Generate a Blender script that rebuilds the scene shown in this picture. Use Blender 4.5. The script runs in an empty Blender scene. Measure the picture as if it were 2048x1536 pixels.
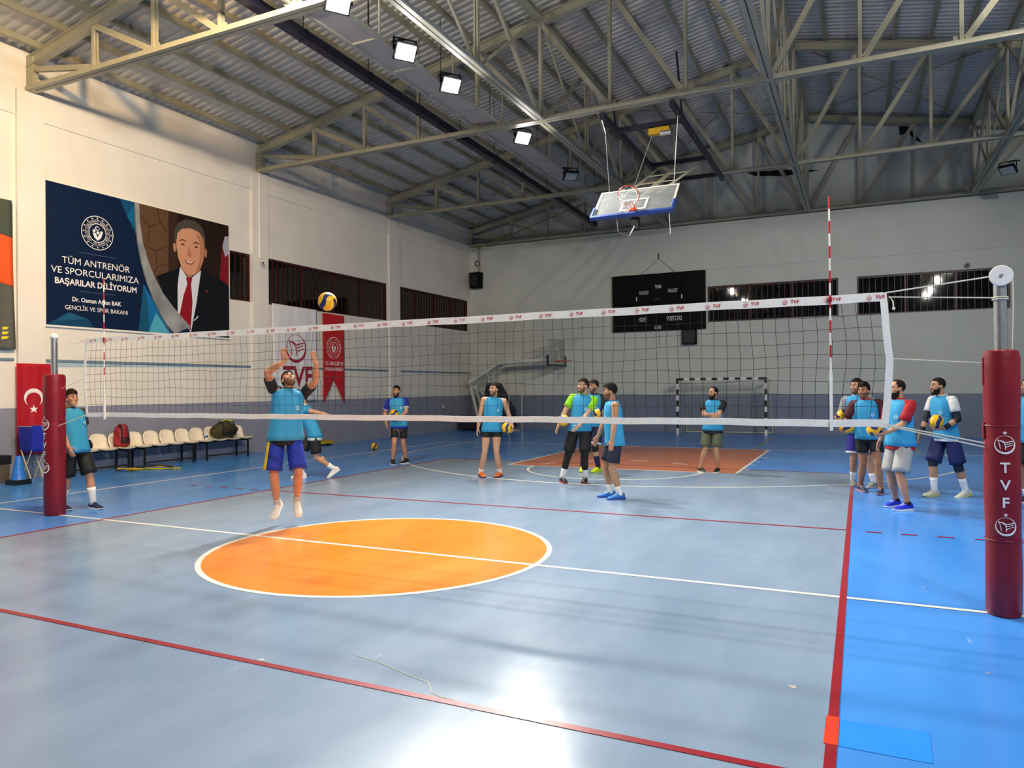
import bpy, bmesh, math, random
import numpy as np
from mathutils import Vector, Matrix, Euler

random.seed(7)
S = bpy.context.scene
COL = S.collection
PI = math.pi

# ------------------------------------------------------------------ camera
cam_d = bpy.data.cameras.new('camera')
cam_d.sensor_fit = 'HORIZONTAL'
cam_d.sensor_width = 36.0
cam_d.lens = 36.0 * 1458.9 / 2048.0
cam_d.clip_start, cam_d.clip_end = 0.05, 200
cam = bpy.data.objects.new('camera', cam_d)
COL.objects.link(cam)
def set_camera(pos, yaw, pitch, roll):
    f = Vector((math.sin(yaw) * math.cos(pitch), math.cos(yaw) * math.cos(pitch), math.sin(pitch)))
    r = Vector((math.cos(yaw), -math.sin(yaw), 0))
    u = r.cross(f)
    r2 = math.cos(roll) * r + math.sin(roll) * u
    u2 = -math.sin(roll) * r + math.cos(roll) * u
    m = Matrix((r2, u2, -f)).transposed().to_4x4()
    m.translation = Vector(pos)
    cam.matrix_world = m
set_camera((4.6408, -6.4352, 1.7078), -0.4451, 0.0054, -0.0091)
S.camera = cam

# ------------------------------------------------------------------ world (night outside) and exposure
w = bpy.data.worlds.new('night'); S.world = w; w.use_nodes = True
w.node_tree.nodes['Background'].inputs[0].default_value = (0.02, 0.025, 0.04, 1)
w.node_tree.nodes['Background'].inputs[1].default_value = 0.15
S.view_settings.view_transform = 'Standard'
S.view_settings.look = 'None'
S.view_settings.gamma = 1.0
S.view_settings.use_curve_mapping = False
S.view_settings.exposure = 0.0
LAMP_W = 420.0          # power of one floodlight
S.cycles.max_bounces = 4; S.cycles.diffuse_bounces = 3; S.cycles.glossy_bounces = 2; S.cycles.transmission_bounces = 2; S.cycles.transparent_max_bounces = 6
S.cycles.caustics_reflective = False; S.cycles.caustics_refractive = False
S.cycles.use_adaptive_sampling = True; S.cycles.adaptive_threshold = 0.06; S.cycles.adaptive_min_samples = 12
S.cycles.sample_clamp_indirect = 4.0
COOL = (1.0, 0.97, 0.90)
WARM = (1.0, 0.64, 0.27)

# ------------------------------------------------------------------ materials
def srgb(c):
    if isinstance(c, str):
        c = c.lstrip('#'); c = [int(c[i:i+2], 16) / 255 for i in (0, 2, 4)]
    return tuple((x / 12.92 if x <= 0.04045 else ((x + 0.055) / 1.055) ** 2.4) for x in c)
MATS = {}
def mat(name, col, rough=0.6, metal=0.0, var=0.0, scale=6.0, bump=0.0, bscale=60.0, spec=0.5, coat=0.0, stretch=None, var2=None):
    """procedural principled material; var = lightness variation from noise, bump = fine relief"""
    if name in MATS: return MATS[name]
    m = bpy.data.materials.new(name); m.use_nodes = True
    nt = m.node_tree; b = nt.nodes['Principled BSDF']
    c = srgb(col) if not isinstance(col, tuple) else col
    b.inputs['Base Color'].default_value = (*c, 1)
    b.inputs['Roughness'].default_value = rough
    b.inputs['Metallic'].default_value = metal
    b.inputs['Specular IOR Level'].default_value = spec
    b.inputs['Coat Weight'].default_value = coat
    if var or bump:
        tc = nt.nodes.new('ShaderNodeTexCoord')
        mp = nt.nodes.new('ShaderNodeMapping')
        if stretch: mp.inputs['Scale'].default_value = stretch
        nt.links.new(tc.outputs['Object'], mp.inputs['Vector'])
    if var:
        n = nt.nodes.new('ShaderNodeTexNoise'); n.inputs['Scale'].default_value = scale
        n.inputs['Detail'].default_value = 6.0
        nt.links.new(mp.outputs['Vector'], n.inputs['Vector'])
        r = nt.nodes.new('ShaderNodeValToRGB')
        r.color_ramp.elements[0].position = 0.3; r.color_ramp.elements[1].position = 0.7
        lo = tuple(max(0, x * (1 - var)) for x in c); hi = tuple(min(1, x * (1 + var)) for x in c)
        if var2: hi = srgb(var2)
        r.color_ramp.elements[0].color = (*lo, 1); r.color_ramp.elements[1].color = (*hi, 1)
        nt.links.new(n.outputs['Fac'], r.inputs['Fac'])
        nt.links.new(r.outputs['Color'], b.inputs['Base Color'])
    if bump:
        n2 = nt.nodes.new('ShaderNodeTexNoise'); n2.inputs['Scale'].default_value = bscale
        n2.inputs['Detail'].default_value = 4.0
        nt.links.new(mp.outputs['Vector'], n2.inputs['Vector'])
        bp = nt.nodes.new('ShaderNodeBump'); bp.inputs['Strength'].default_value = bump
        bp.inputs['Distance'].default_value = 0.01
        nt.links.new(n2.outputs['Fac'], bp.inputs['Height'])
        nt.links.new(bp.outputs['Normal'], b.inputs['Normal'])
    MATS[name] = m
    return m
def emit_mat(name, col, strength):
    m = bpy.data.materials.new(name); m.use_nodes = True
    b = m.node_tree.nodes['Principled BSDF']
    b.inputs['Base Color'].default_value = (0.8, 0.8, 0.8, 1)
    b.inputs['Emission Color'].default_value = (*col, 1)
    b.inputs['Emission Strength'].default_value = strength
    return m
def floor_mat(name, col, col2, rough=0.21):
    """glossy sports-floor paint with cloudy wear and scuffs"""
    m = bpy.data.materials.new(name); m.use_nodes = True
    nt = m.node_tree; b = nt.nodes['Principled BSDF']
    tc = nt.nodes.new('ShaderNodeTexCoord')
    mp = nt.nodes.new('ShaderNodeMapping'); mp.inputs['Scale'].default_value = (1.0, 0.35, 1.0)
    nt.links.new(tc.outputs['Object'], mp.inputs['Vector'])
    n = nt.nodes.new('ShaderNodeTexNoise'); n.inputs['Scale'].default_value = 1.4; n.inputs['Detail'].default_value = 7; n.inputs['Roughness'].default_value = 0.6
    nt.links.new(mp.outputs['Vector'], n.inputs['Vector'])
    r = nt.nodes.new('ShaderNodeValToRGB'); r.color_ramp.elements[0].position = 0.34; r.color_ramp.elements[1].position = 0.68
    r.color_ramp.elements[0].color = (*srgb(col), 1); r.color_ramp.elements[1].color = (*srgb(col2), 1)
    nt.links.new(n.outputs['Fac'], r.inputs['Fac'])
    # sparse pale scuff marks
    n2 = nt.nodes.new('ShaderNodeTexNoise'); n2.inputs['Scale'].default_value = 9.0; n2.inputs['Detail'].default_value = 3
    mp2 = nt.nodes.new('ShaderNodeMapping'); mp2.inputs['Scale'].default_value = (1.0, 0.25, 1.0); mp2.inputs['Rotation'].default_value = (0, 0, 0.7)
    nt.links.new(tc.outputs['Object'], mp2.inputs['Vector']); nt.links.new(mp2.outputs['Vector'], n2.inputs['Vector'])
    r2 = nt.nodes.new('ShaderNodeValToRGB'); r2.color_ramp.elements[0].position = 0.72; r2.color_ramp.elements[1].position = 0.80
    r2.color_ramp.elements[1].color = (0.35, 0.35, 0.35, 1)
    nt.links.new(n2.outputs['Fac'], r2.inputs['Fac'])
    mx = nt.nodes.new('ShaderNodeMixRGB'); mx.blend_type = 'MIX'
    mx.inputs['Color2'].default_value = (*srgb('#C9D2D8'), 1)
    nt.links.new(r2.outputs['Color'], mx.inputs['Fac']); nt.links.new(r.outputs['Color'], mx.inputs['Color1'])
    nt.links.new(mx.outputs['Color'], b.inputs['Base Color'])
    mr = nt.nodes.new('ShaderNodeMapRange'); mr.inputs['To Min'].default_value = rough - 0.03; mr.inputs['To Max'].default_value = rough + 0.08
    nt.links.new(n.outputs['Fac'], mr.inputs['Value']); nt.links.new(mr.outputs['Result'], b.inputs['Roughness'])
    b.inputs['Specular IOR Level'].default_value = 0.5
    n3 = nt.nodes.new('ShaderNodeTexNoise'); n3.inputs['Scale'].default_value = 3.0
    nt.links.new(tc.outputs['Object'], n3.inputs['Vector'])
    bp = nt.nodes.new('ShaderNodeBump'); bp.inputs['Strength'].default_value = 0.04; bp.inputs['Distance'].default_value = 0.02
    nt.links.new(n3.outputs['Fac'], bp.inputs['Height']); nt.links.new(bp.outputs['Normal'], b.inputs['Normal'])
    return m

# ------------------------------------------------------------------ mesh helpers
class MB:
    def __init__(s): s.v = []; s.f = []
    def add(s, vs, fs):
        o = len(s.v); s.v += [tuple(x) for x in vs]; s.f += [tuple(i + o for i in f) for f in fs]; return s
    def box(s, a, b):
        x0, y0, z0 = a; x1, y1, z1 = b
        return s.add([(x0,y0,z0),(x1,y0,z0),(x1,y1,z0),(x0,y1,z0),(x0,y0,z1),(x1,y0,z1),(x1,y1,z1),(x0,y1,z1)],
              [(0,3,2,1),(4,5,6,7),(0,1,5,4),(1,2,6,5),(2,3,7,6),(3,0,4,7)])
    def cbox(s, c, d): return s.box([c[i]-d[i]/2 for i in range(3)], [c[i]+d[i]/2 for i in range(3)])
    def bar(s, p, q, w, h, up=(0,0,1)):
        p = Vector(p); q = Vector(q); d = (q-p).normalized(); up = Vector(up)
        if abs(d.dot(up)) > 0.999: up = Vector((0,1,0))
        r = d.cross(up).normalized(); u = r.cross(d).normalized()
        vs = [c + r*sx*w/2 + u*sy*h/2 for c in (p, q) for sx, sy in ((-1,-1),(1,-1),(1,1),(-1,1))]
        return s.add(vs, [(0,3,2,1),(4,5,6,7),(0,1,5,4),(1,2,6,5),(2,3,7,6),(3,0,4,7)])
    def angle2(s, p, q, w, h, gap, side):
        """double member: two bars with a slit between, offset along vector side"""
        sd = Vector(side).normalized() * (w/4 + gap/4)
        ww = (w-gap)/2
        up = Vector(side).cross(Vector(q)-Vector(p)).normalized()
        for k in (-1, 1): s.bar(Vector(p)+sd*k, Vector(q)+sd*k, ww, h, up)
        return s
    def tube(s, pts, r, n=8, closed=False, caps=True):
        pts = [Vector(p) for p in pts]; m = len(pts); rr = r if isinstance(r, (list, tuple)) else [r]*m
        vs = []; ref = None
        for i, p in enumerate(pts):
            if closed: d = pts[(i+1) % m]-pts[i-1]
            else: d = pts[min(i+1, m-1)]-pts[max(i-1, 0)]
            d.normalize()
            if ref is None: ref = Vector((0,0,1)) if abs(d.z) < 0.9 else Vector((1,0,0))
            a = d.cross(ref)
            if a.length < 1e-4: a = d.cross(Vector((0,1,0)))
            a.normalize(); b = d.cross(a); ref = -b if False else ref
            vs += [p + (a*math.cos(2*PI*k/n) + b*math.sin(2*PI*k/n))*rr[i] for k in range(n)]
        fs = []
        for i in range(m if closed else m-1):
            j = (i+1) % m
            fs += [(i*n+k, i*n+(k+1)%n, j*n+(k+1)%n, j*n+k) for k in range(n)]
        if caps and not closed: fs += [tuple(range(n-1, -1, -1)), tuple(range((m-1)*n, m*n))]
        return s.add(vs, fs)
    def loft(s, rings, caps=True):
        n = len(rings[0]); vs = [p for r in rings for p in r]; fs = []
        for i in range(len(rings)-1):
            fs += [(i*n+k, i*n+(k+1)%n, (i+1)*n+(k+1)%n, (i+1)*n+k) for k in range(n)]
        if caps: fs += [tuple(range(n-1, -1, -1)), tuple(range((len(rings)-1)*n, len(rings)*n))]
        return s.add(vs, fs)
    def ball(s, c, r, n=12, m=8, rot=None):
        c = Vector(c); rx, ry, rz = r if isinstance(r, (tuple, list)) else (r, r, r)
        vs = []; fs = []
        for i in range(m+1):
            t = PI*i/m
            for k in range(n):
                a = 2*PI*k/n
                q = Vector((rx*math.sin(t)*math.cos(a), ry*math.sin(t)*math.sin(a), rz*math.cos(t)))
                if rot is not None: q = rot @ q
                vs.append(c+q)
        for i in range(m):
            fs += [(i*n+k, (i+1)*n+k, (i+1)*n+(k+1)%n, i*n+(k+1)%n) for k in range(n)]
        return s.add(vs, fs)
    def lathe(s, prof, n=20, c=(0,0,0), axis='z'):
        rings = []
        for r, h in prof:
            ring = []
            for k in range(n):
                a = 2*PI*k/n; x, y = r*math.cos(a), r*math.sin(a)
                ring.append(Vector((x,y,h))+Vector(c) if axis == 'z' else Vector((x,h,y))+Vector(c) if axis == 'y' else Vector((h,x,y))+Vector(c))
            rings.append(ring)
        return s.loft(rings)
    def prism(s, poly, mtx, d):
        """2-D polygon extruded by d along the frame's normal"""
        n = len(poly)
        vs = [mtx @ Vector((x, y, 0)) for x, y in poly] + [mtx @ Vector((x, y, d)) for x, y in poly]
        fs = [tuple(range(n-1, -1, -1)), tuple(range(n, 2*n))] + [(i, (i+1)%n, n+(i+1)%n, n+i) for i in range(n)]
        return s.add(vs, fs)
    def ring2(s, c, r0, r1, mtx, d, n=40, a0=0, a1=2*PI):
        """flat annulus (or arc) with thickness d"""
        full = abs(a1-a0-2*PI) < 1e-6; m = n if full else n+1
        vs = []
        for k in range(m):
            a = a0+(a1-a0)*k/n
            for r, z in ((r0,0),(r1,0),(r1,d),(r0,d)):
                vs.append(mtx @ Vector((c[0]+r*math.cos(a), c[1]+r*math.sin(a), z)))
        fs = []
        for k in range(n):
            j = (k+1) % m
            for e in range(4): fs.append((k*4+e, k*4+(e+1)%4, j*4+(e+1)%4, j*4+e))
        return s.add(vs, fs)
    def stroke(s, pts, w, mtx, d):
        """flat ribbon following 2-D points; w may be a list"""
        m = len(pts); ww = w if isinstance(w, (list, tuple)) else [w]*m
        L, Rr = [], []
        for i, (x, y) in enumerate(pts):
            x0, y0 = pts[max(0, i-1)]; x1, y1 = pts[min(m-1, i+1)]
            dx, dy = x1-x0, y1-y0; l = math.hypot(dx, dy) or 1
            nx, ny = -dy/l*ww[i]/2, dx/l*ww[i]/2
            L.append((x+nx, y+ny)); Rr.append((x-nx, y-ny))
        vs = []
        for i in range(m):
            vs += [mtx @ Vector((*L[i],0)), mtx @ Vector((*Rr[i],0)), mtx @ Vector((*Rr[i],d)), mtx @ Vector((*L[i],d))]
        fs = [(0,1,2,3), ((m-1)*4+3,(m-1)*4+2,(m-1)*4+1,(m-1)*4)]
        for i in range(m-1):
            for e in range(4): fs.append((i*4+e, (i+1)*4+e, (i+1)*4+(e+1)%4, i*4+(e+1)%4))
        return s.add(vs, fs)
    def mesh(s, name, m=None, smooth=False, off=None):
        me = bpy.data.meshes.new(name)
        vs = s.v if off is None else [(x-off[0], y-off[1], z-off[2]) for x, y, z in s.v]
        me.from_pydata(vs, [], s.f); me.validate()
        bm = bmesh.new(); bm.from_mesh(me); bmesh.ops.recalc_face_normals(bm, faces=bm.faces); bm.to_mesh(me); bm.free()
        if m: me.materials.append(m)
        if smooth:
            me.polygons.foreach_set('use_smooth', [True]*len(me.polygons))
            if smooth != 'all': me.set_sharp_from_angle(angle=math.radians(smooth if smooth > 1 else 40))
        return me
    def build(s, name, m, parent=None, smooth=False, world=False):
        off = None
        if world and parent is not None:
            off = root_loc(parent)
        return put(name, s.mesh(name, m, smooth, off), parent)
def root_loc(o):
    l = Vector((0,0,0))
    while o is not None: l += o.location; o = o.parent
    return l
def put(name, me, parent=None, loc=None):
    o = bpy.data.objects.new(name, me); COL.objects.link(o)
    if parent is not None: o.parent = parent
    if loc is not None: o.location = loc
    return o
def thing(name, label, cat, loc=(0,0,0), rotz=0.0, group=None):
    o = bpy.data.objects.new(name, None); COL.objects.link(o); o.location = loc; o.rotation_euler = (0,0,rotz)
    o.empty_display_size = 0.2
    return tag(o, label, cat, group)
def tag(o, label, cat, group=None):
    o['label'] = label; o['category'] = cat
    if group: o['group'] = group
    return o
def struct(o): o['kind'] = 'structure'; return o
def stuff(o): o['kind'] = 'stuff'; return o
def copy_tree(o, parent=None):
    c = o.copy(); COL.objects.link(c); c.parent = parent
    for ch in list(o.children): copy_tree(ch, c)
    return c
def frame(o, x, y):
    """4x4 from origin and the two in-plane axes"""
    x = Vector(x).normalized(); y = Vector(y).normalized(); z = x.cross(y)
    m = Matrix((x, y, z)).transposed().to_4x4(); m.translation = Vector(o); return m
_TXT = {}
def text_mb(body, size, bold=0.0, spacing=1.0, width=None):
    """flat lettering as (verts, faces), centred on x, baseline y=0"""
    cu = bpy.data.curves.new('t', 'FONT'); cu.body = body; cu.size = size; cu.align_x = 'CENTER'
    cu.offset = bold*size; cu.space_character = spacing; cu.resolution_u = 3
    o = bpy.data.objects.new('t', cu); COL.objects.link(o)
    dg = bpy.context.evaluated_depsgraph_get(); dg.update()
    me = bpy.data.meshes.new_from_object(o.evaluated_get(dg))
    vs = [v.co.copy() for v in me.vertices]; fs = [tuple(p.vertices) for p in me.polygons]
    bpy.data.objects.remove(o); bpy.data.curves.remove(cu); bpy.data.meshes.remove(me)
    if width and vs:
        x0 = min(v.x for v in vs); x1 = max(v.x for v in vs); k = width/(x1-x0); cx = (x0+x1)/2
        for v in vs: v.x = (v.x-cx)*k
    return vs, fs
def lettering(mb, body, size, mtx, z=0.0, **k):
    vs, fs = text_mb(body, size, **k)
    mb.add([mtx @ Vector((v.x, v.y, z)) for v in vs], fs); return mb
def star_poly(cx, cy, r, n=5, inner=0.40, rot=PI/2):
    return [(cx+(r if i % 2 == 0 else r*inner)*math.cos(rot+PI*i/n), cy+(r if i % 2 == 0 else r*inner)*math.sin(rot+PI*i/n)) for i in range(2*n)]
def fed_logo(mb, c, r, mtx, d):
    """round ball emblem: heavy lower crescent, three curved seams, star on top"""
    cx, cy = c
    n = 44; vs = []
    out = [(cx+r*math.cos(2*PI*k/n), cy+r*math.sin(2*PI*k/n)) for k in range(n)]
    inn = [(cx-0.02*r+r*0.885*math.cos(2*PI*k/n), cy+0.09*r+r*0.875*math.sin(2*PI*k/n)) for k in range(n)]
    for (x, y), (a, b) in zip(out, inn):
        vs += [mtx @ Vector((x,y,0)), mtx @ Vector((a,b,0)), mtx @ Vector((a,b,d)), mtx @ Vector((x,y,d))]
    fs = []
    for k in range(n):
        j = (k+1) % n
        for e in range(4): fs.append((k*4+e, k*4+(e+1)%4, j*4+(e+1)%4, j*4+e))
    mb.add(vs, fs)
    P = lambda L: [(cx+x*r, cy+y*r) for x, y in L]
    mb.stroke(P([(-.72,.52),(-.35,.42),(-.05,.18),(.05,-.2),(.02,-.5)]), 0.09*r, mtx, d)
    mb.stroke(P([(-.4,.48),(-.1,.34),(.1,.24),(.45,.36),(.75,.42)]), 0.09*r, mtx, d)
    mb.stroke(P([(.04,.05),(.35,.1),(.7,.25)]), 0.07*r, mtx, d)
    mb.stroke(P([(.03,-.28),(.35,-.12),(.78,.02)]), 0.07*r, mtx, d)
    mb.stroke(P([(-.62,.45),(-.5,.05),(-.42,-.45)]), 0.07*r, mtx, d)
    mb.prism(star_poly(cx, cy+1.28*r, 0.24*r), mtx, d)
    return mb
def ministry_emblem(mb, c, r, mtx, d, ring_text=True):
    cx, cy = c
    mb.ring2(c, r*0.96, r, mtx, d, 56); mb.ring2(c, r*0.52, r*0.56, mtx, d, 40); mb.ring2(c, r*0.75, r*0.765, mtx, d, 40)
    for k in range(16):
        a = PI/2+2*PI*k/16
        mb.prism(star_poly(cx+0.86*r*math.cos(a), cy+0.86*r*math.sin(a), 0.065*r), mtx, d)
    if ring_text:
        t = 'TÜRKİYE CUMHURİYETİ GENÇLİK VE SPOR BAKANLIĞI •'
        for i, ch in enumerate(t):
            if ch == ' ': continue
            a = PI*1.25-2*PI*i/len(t)
            fm = mtx @ Matrix.Translation((cx+0.60*r*math.cos(a), cy+0.60*r*math.sin(a), 0)) @ Matrix.Rotation(a-PI/2, 4, 'Z')
            lettering(mb, ch, 0.145*r, fm, d)
    # crescent and the little figures in the middle
    mb.ring2((cx-.02*r, cy+.27*r), r*0.08, r*0.13, mtx, d, 16, PI*0.25, PI*1.75)
    mb.prism(star_poly(cx+.11*r, cy+.27*r, 0.05*r), mtx, d)
    for x, y, q in ((-.22,.1,.09),(.24,.06,.09),(0.02,.02,.09)):
        mb.prism([(cx+x*r+q*r*math.cos(2*PI*k/14), cy+y*r+q*r*math.sin(2*PI*k/14)) for k in range(14)], mtx, d)
    mb.prism([(cx+x*r, cy+y*r) for x, y in ((-.3,-.02),(-.12,-.02),(.0,-.25),(.12,-.02),(.3,-.02),(.2,-.28),(0,-.45),(-.2,-.28))], mtx, d)
    return mb

# ================================================================== THE HALL
XL, XR, YF, YB = -10.36, 16.5, 20.95, -21.0     # inner faces: left, right, far, behind the camera
RX = 3.08                                       # ridge
def zr(x): return 8.42 + 0.2*(x+10.3) if x <= RX else 8.42 + 0.2*(2*RX-x+10.3)
M_wall = mat('wall_paint', '#E4E0D6', 0.75, var=0.04, scale=1.2, bump=0.12, bscale=35)
M_far = mat('wall_paint_far', '#CDD0C6', 0.75, var=0.05, scale=0.8, bump=0.12, bscale=35)
M_wains = mat('wainscot_paint', '#8D90A0', 0.5, var=0.06, scale=2.0, bump=0.08, bscale=30)
M_steel = mat('truss_paint', '#A9A48C', 0.5, var=0.07, scale=5)
M_purl = mat('purlin_paint', '#A09A80', 0.55, var=0.08, scale=5)
M_sheet = mat('roof_sheet', '#D2CDC0', 0.42, metal=0.15, var=0.07, scale=1.5)
M_galv = mat('galvanised_steel', '#B9BDBF', 0.35, metal=0.8, var=0.12, scale=25)
M_navy = mat('dark_navy_steel', '#1C1B2E', 0.4, var=0.15, scale=8)
M_black = mat('black_paint', '#0D0D0F', 0.45, var=0.2, scale=12)
M_red = mat('window_red', '#43100F', 0.45, var=0.15, scale=10)
M_glass = mat('night_glass', '#050608', 0.03, spec=0.6, var=0.1, scale=0.5)
M_blueledge = mat('ledge_blue', '#6B8294', 0.6, var=0.08, scale=3)
M_white = mat('white_line_paint', '#EFEBDD', 0.3, var=0.03, scale=5)
M_redline = mat('red_line_paint', '#961726', 0.3, var=0.08, scale=4)
M_yline = mat('ochre_line_paint', '#A9996A', 0.35, var=0.1, scale=4)

# ------------------------------------------------------------------ floor and court markings
fl = MB(); fl.box((XL-.3, YB-.3, -0.2), (XR+.3, YF+.3, 0.0))
floor = struct(fl.build('floor', floor_mat('floor_blue', '#3A86DC', '#4B96EA')))
def zone(name, poly, m, z, h=0.0012):
    b = MB(); b.prism(poly, Matrix.Translation((0,0,z-h)), h)
    o = b.build(name, m, floor); return o
rect = lambda x0, y0, x1, y1: [(x0,y0),(x1,y0),(x1,y1),(x0,y1)]
M_grey = floor_mat('court_grey', '#7A8FA8', '#8B9FB6')
zone('court_zone', rect(-4.5,-9,4.5,9), M_grey, 0.0012)
M_orange = floor_mat('circle_orange', '#F07E12', '#F98F24')
zone('centre_circle', [(1.79*math.cos(2*PI*k/96), 1.79*math.sin(2*PI*k/96)) for k in range(96)], M_orange, 0.0024)
M_key = floor_mat('key_orange', '#C66C3E', '#CF7546')
zone('key_area', rect(-2.45,8.2,2.45,13.95), M_key, 0.0024)
zone('paint_patch', [(4.53,-2.36),(4.93,-2.33),(4.92,-2.66),(4.53,-2.66)], mat('patch_blue', '#2E8FF0', 0.25, var=0.05), 0.0024)
def line(p, q, w, m, z=0.0036, name='court_line'):
    p = Vector((*p,0)); q = Vector((*q,0)); d = (q-p).normalized(); n = Vector((-d.y, d.x, 0))*w/2
    return zone(name, [(p+n)[:2], (p-n)[:2], (q-n)[:2], (q+n)[:2]], m, z)
def arc(c, r, a0, a1, w, m, z=0.0036, n=64, name='court_line'):
    b = MB(); b.ring2(c, r-w/2, r+w/2, Matrix.Translation((0,0,z-.0012)), 0.0012, n, a0, a1)
    return b.build(name, m, floor)
W5 = 0.05
line((-7.35,0), (7.35,0), W5, M_white)
arc((0,0), 1.8, 0, 2*PI, 0.055, M_white, 0.0040, 96)
for sx in (-1, 1): line((sx*7.35,-13.95), (sx*7.35,13.95), W5, M_white)
line((-7.35,13.95), (7.35,13.95), W5, M_white)
line((-2.45,8.2), (2.45,8.2), 0.05, M_white, 0.0040)
for sx in (-1, 1):
    line((sx*2.45,8.2), (sx*2.45,13.95), 0.06, M_white, 0.0040)
    for yy, ll in ((9.1,.12),(9.95,.12),(10.8,.12),(11.75,.22)): line((sx*2.47,yy), (sx*(2.47+ll),yy), 0.05, M_white, 0.0040)
arc((0,8.2), 1.8, PI, 2*PI, W5, M_white, 0.0040)
for k in range(5): arc((0,8.2), 1.8, PI*(0.06+0.2*k), PI*(0.14+0.2*k), W5, M_white, 0.0044, 8)
a_t = math.asin((12.4-10.6)/6.75)
arc((0,12.4), 6.72, PI+a_t, 2*PI-a_t, W5, M_white, 0.0040, 90)
for sx in (-1, 1): line((sx*6.49,10.55), (sx*6.49,13.95), W5, M_white, 0.0040)
for sx in (-1, 1): line((sx*4.5,-9), (sx*4.5,9), 0.05, M_redline, 0.0050)
for y in (-9, -3, 3, 9): line((-4.5,y), (4.5,y), 0.05, M_redline, 0.0046)
for sx in (-1, 1):
    for k in range(5): line((sx*(4.68+k*.36),2.97), (sx*(4.68+k*.36+.17),2.97), 0.05, M_redline, 0.0046)
line((4.497,-2.66), (4.497,-2.34), 0.062, mat('orange_tape', '#F23A16', 0.4, var=0.1, scale=20), 0.0056, 'tape_patch')
for p, q in (((2.03,14.0),(2.05,19.3)), ((5.95,13.9),(5.95,16.7)), ((6.66,13.9),(6.66,14.9))): line(p, q, 0.05, M_yline, 0.0040)

b = MB(); b.stroke([(1.69,-2.64),(1.95,-2.69),(2.2,-2.78),(2.36,-2.82),(2.45,-2.93),(2.53,-2.96),(2.65,-2.97),(2.78,-3.05)], [.004,.010,.008,.012,.008,.010,.007,.003], Matrix.Translation((0,0,.0024)), .0008); b.build('floor_crack', mat('crack_tan', '#8E9488', .6), floor)
for cx, cy, q in ((4.28,-2.02,.035), (4.33,-1.2,.012), (2.9,-2.2,.014), (5.3,-1.35,.016), (1.2,-2.95,.03)):
    b = MB(); b.prism([(cx+q*(.7+.5*math.sin(k*2.7+cx))*math.cos(2*PI*k/9), cy+.7*q*(.7+.4*math.sin(k*1.9))*math.sin(2*PI*k/9)) for k in range(9)], Matrix.Translation((0,0,.0026)), .0006); b.build('paint_chip', mat('chip_pale', '#C8C4B8', .6), floor)

# ------------------------------------------------------------------ left wall with its window openings
WZ0, WZ1 = 4.10, 5.42
LWIN = [(-3.3,2.28), (3.0,8.53), (9.15,14.88), (15.5,20.75)]
def wall_boxes(mb, a0, a1, z0, z1, holes, hz0, hz1, put_box):
    """rectangles of a wall around a row of openings"""
    put_box(mb, a0, a1, z0, hz0); put_box(mb, a0, a1, hz1, z1)
    c = a0
    for h0, h1 in holes: put_box(mb, c, h0, hz0, hz1); c = h1
    put_box(mb, c, a1, hz0, hz1)
wl = MB()
wall_boxes(wl, YB-.3, YF+.3, 1.40, 8.75, LWIN, WZ0, WZ1, lambda m, a, b, z, t: m.box((XL-.3,a,z), (XL,b,t)))
wl.box((XL-.3, YB-.3, 0), (XL-.004, YF+.3, 1.40))
PIL = [(-3.82,-3.3), (2.33,2.86), (8.50,9.08), (14.93,15.56)]
for a, b in PIL: wl.box((XL-.1,a,1.40), (XL+.07,b,7.72))
cuts = [YB] + [v for ab in PIL for v in ab] + [YF]
wall_left = struct(wl.build('wall_left', M_wall))
b = MB()
b.box((XL-.02, YB, 0), (XL, YF, 1.40))
for a, c in PIL: b.box((XL-.02,a-.0005,0), (XL+.0705,c+.0005,1.40))
b.build('wainscot', M_wains, wall_left)
for i in range(0, len(cuts), 2):        # proud beam band above each bay
    b = MB(); b.box((XL-.05, cuts[i]+.01, 7.20), (XL+.035, cuts[i+1]-.01, 8.45)); b.build('beam_band', M_wall, wall_left)
for i in range(0, len(cuts), 2):        # thin blue ledges
    if cuts[i] < -6: continue
    b = MB(); b.box((XL-.01, cuts[i]+.05, 2.33), (XL+.025, cuts[i+1]-.05, 2.38)); b.build('ledge', M_blueledge, wall_left)
b = MB(); b.prism([(2.92,2.33),(8.3,2.33),(2.92,2.22)], frame((XL-.01,0,0),(0,1,0),(0,0,1)), 0.014); b.build('ledge_stripe', mat('pale_blue', '#A9BFC8', 0.6, var=.05), wall_left)  # pale blue strip tapering away below the ledge of one bay

# ------------------------------------------------------------------ far wall, gable, right wall, wall behind the camera
FWIN = [(-0.40,4.0), (4.58,8.93), (9.5,13.8)]
wb = MB()
wall_boxes(wb, XL-.3, XR+.3, 1.40, 6.0, FWIN, 4.06, 5.38, lambda m, a, b, z, t: m.box((a,YF,z), (b,YF+.4,t)))
wb.box((XL-.3, YF-.03, 6.0), (XR+.3, YF+.4, 7.70))
wb.prism([(XL-.3,7.70),(XR+.3,7.70),(XR+.3,zr(XR)+.3),(RX,zr(RX)+.3),(XL-.3,zr(XL)+.3)], frame((0,YF+.30,0),(1,0,0),(0,0,1)) @ Matrix.Translation((0,0,-.15)), 0.15)
wb.box((XL-.3, YF+.004, 0), (XR+.3, YF+.4, 1.40))
wall_back = struct(wb.build('wall_back', M_far))
b = MB(); b.box((XL, YF, 0), (XR, YF+.02, 1.40)); b.build('wainscot', mat('wainscot_far', '#757E92', 0.5, var=0.05, scale=1.5), wall_back)
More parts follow.
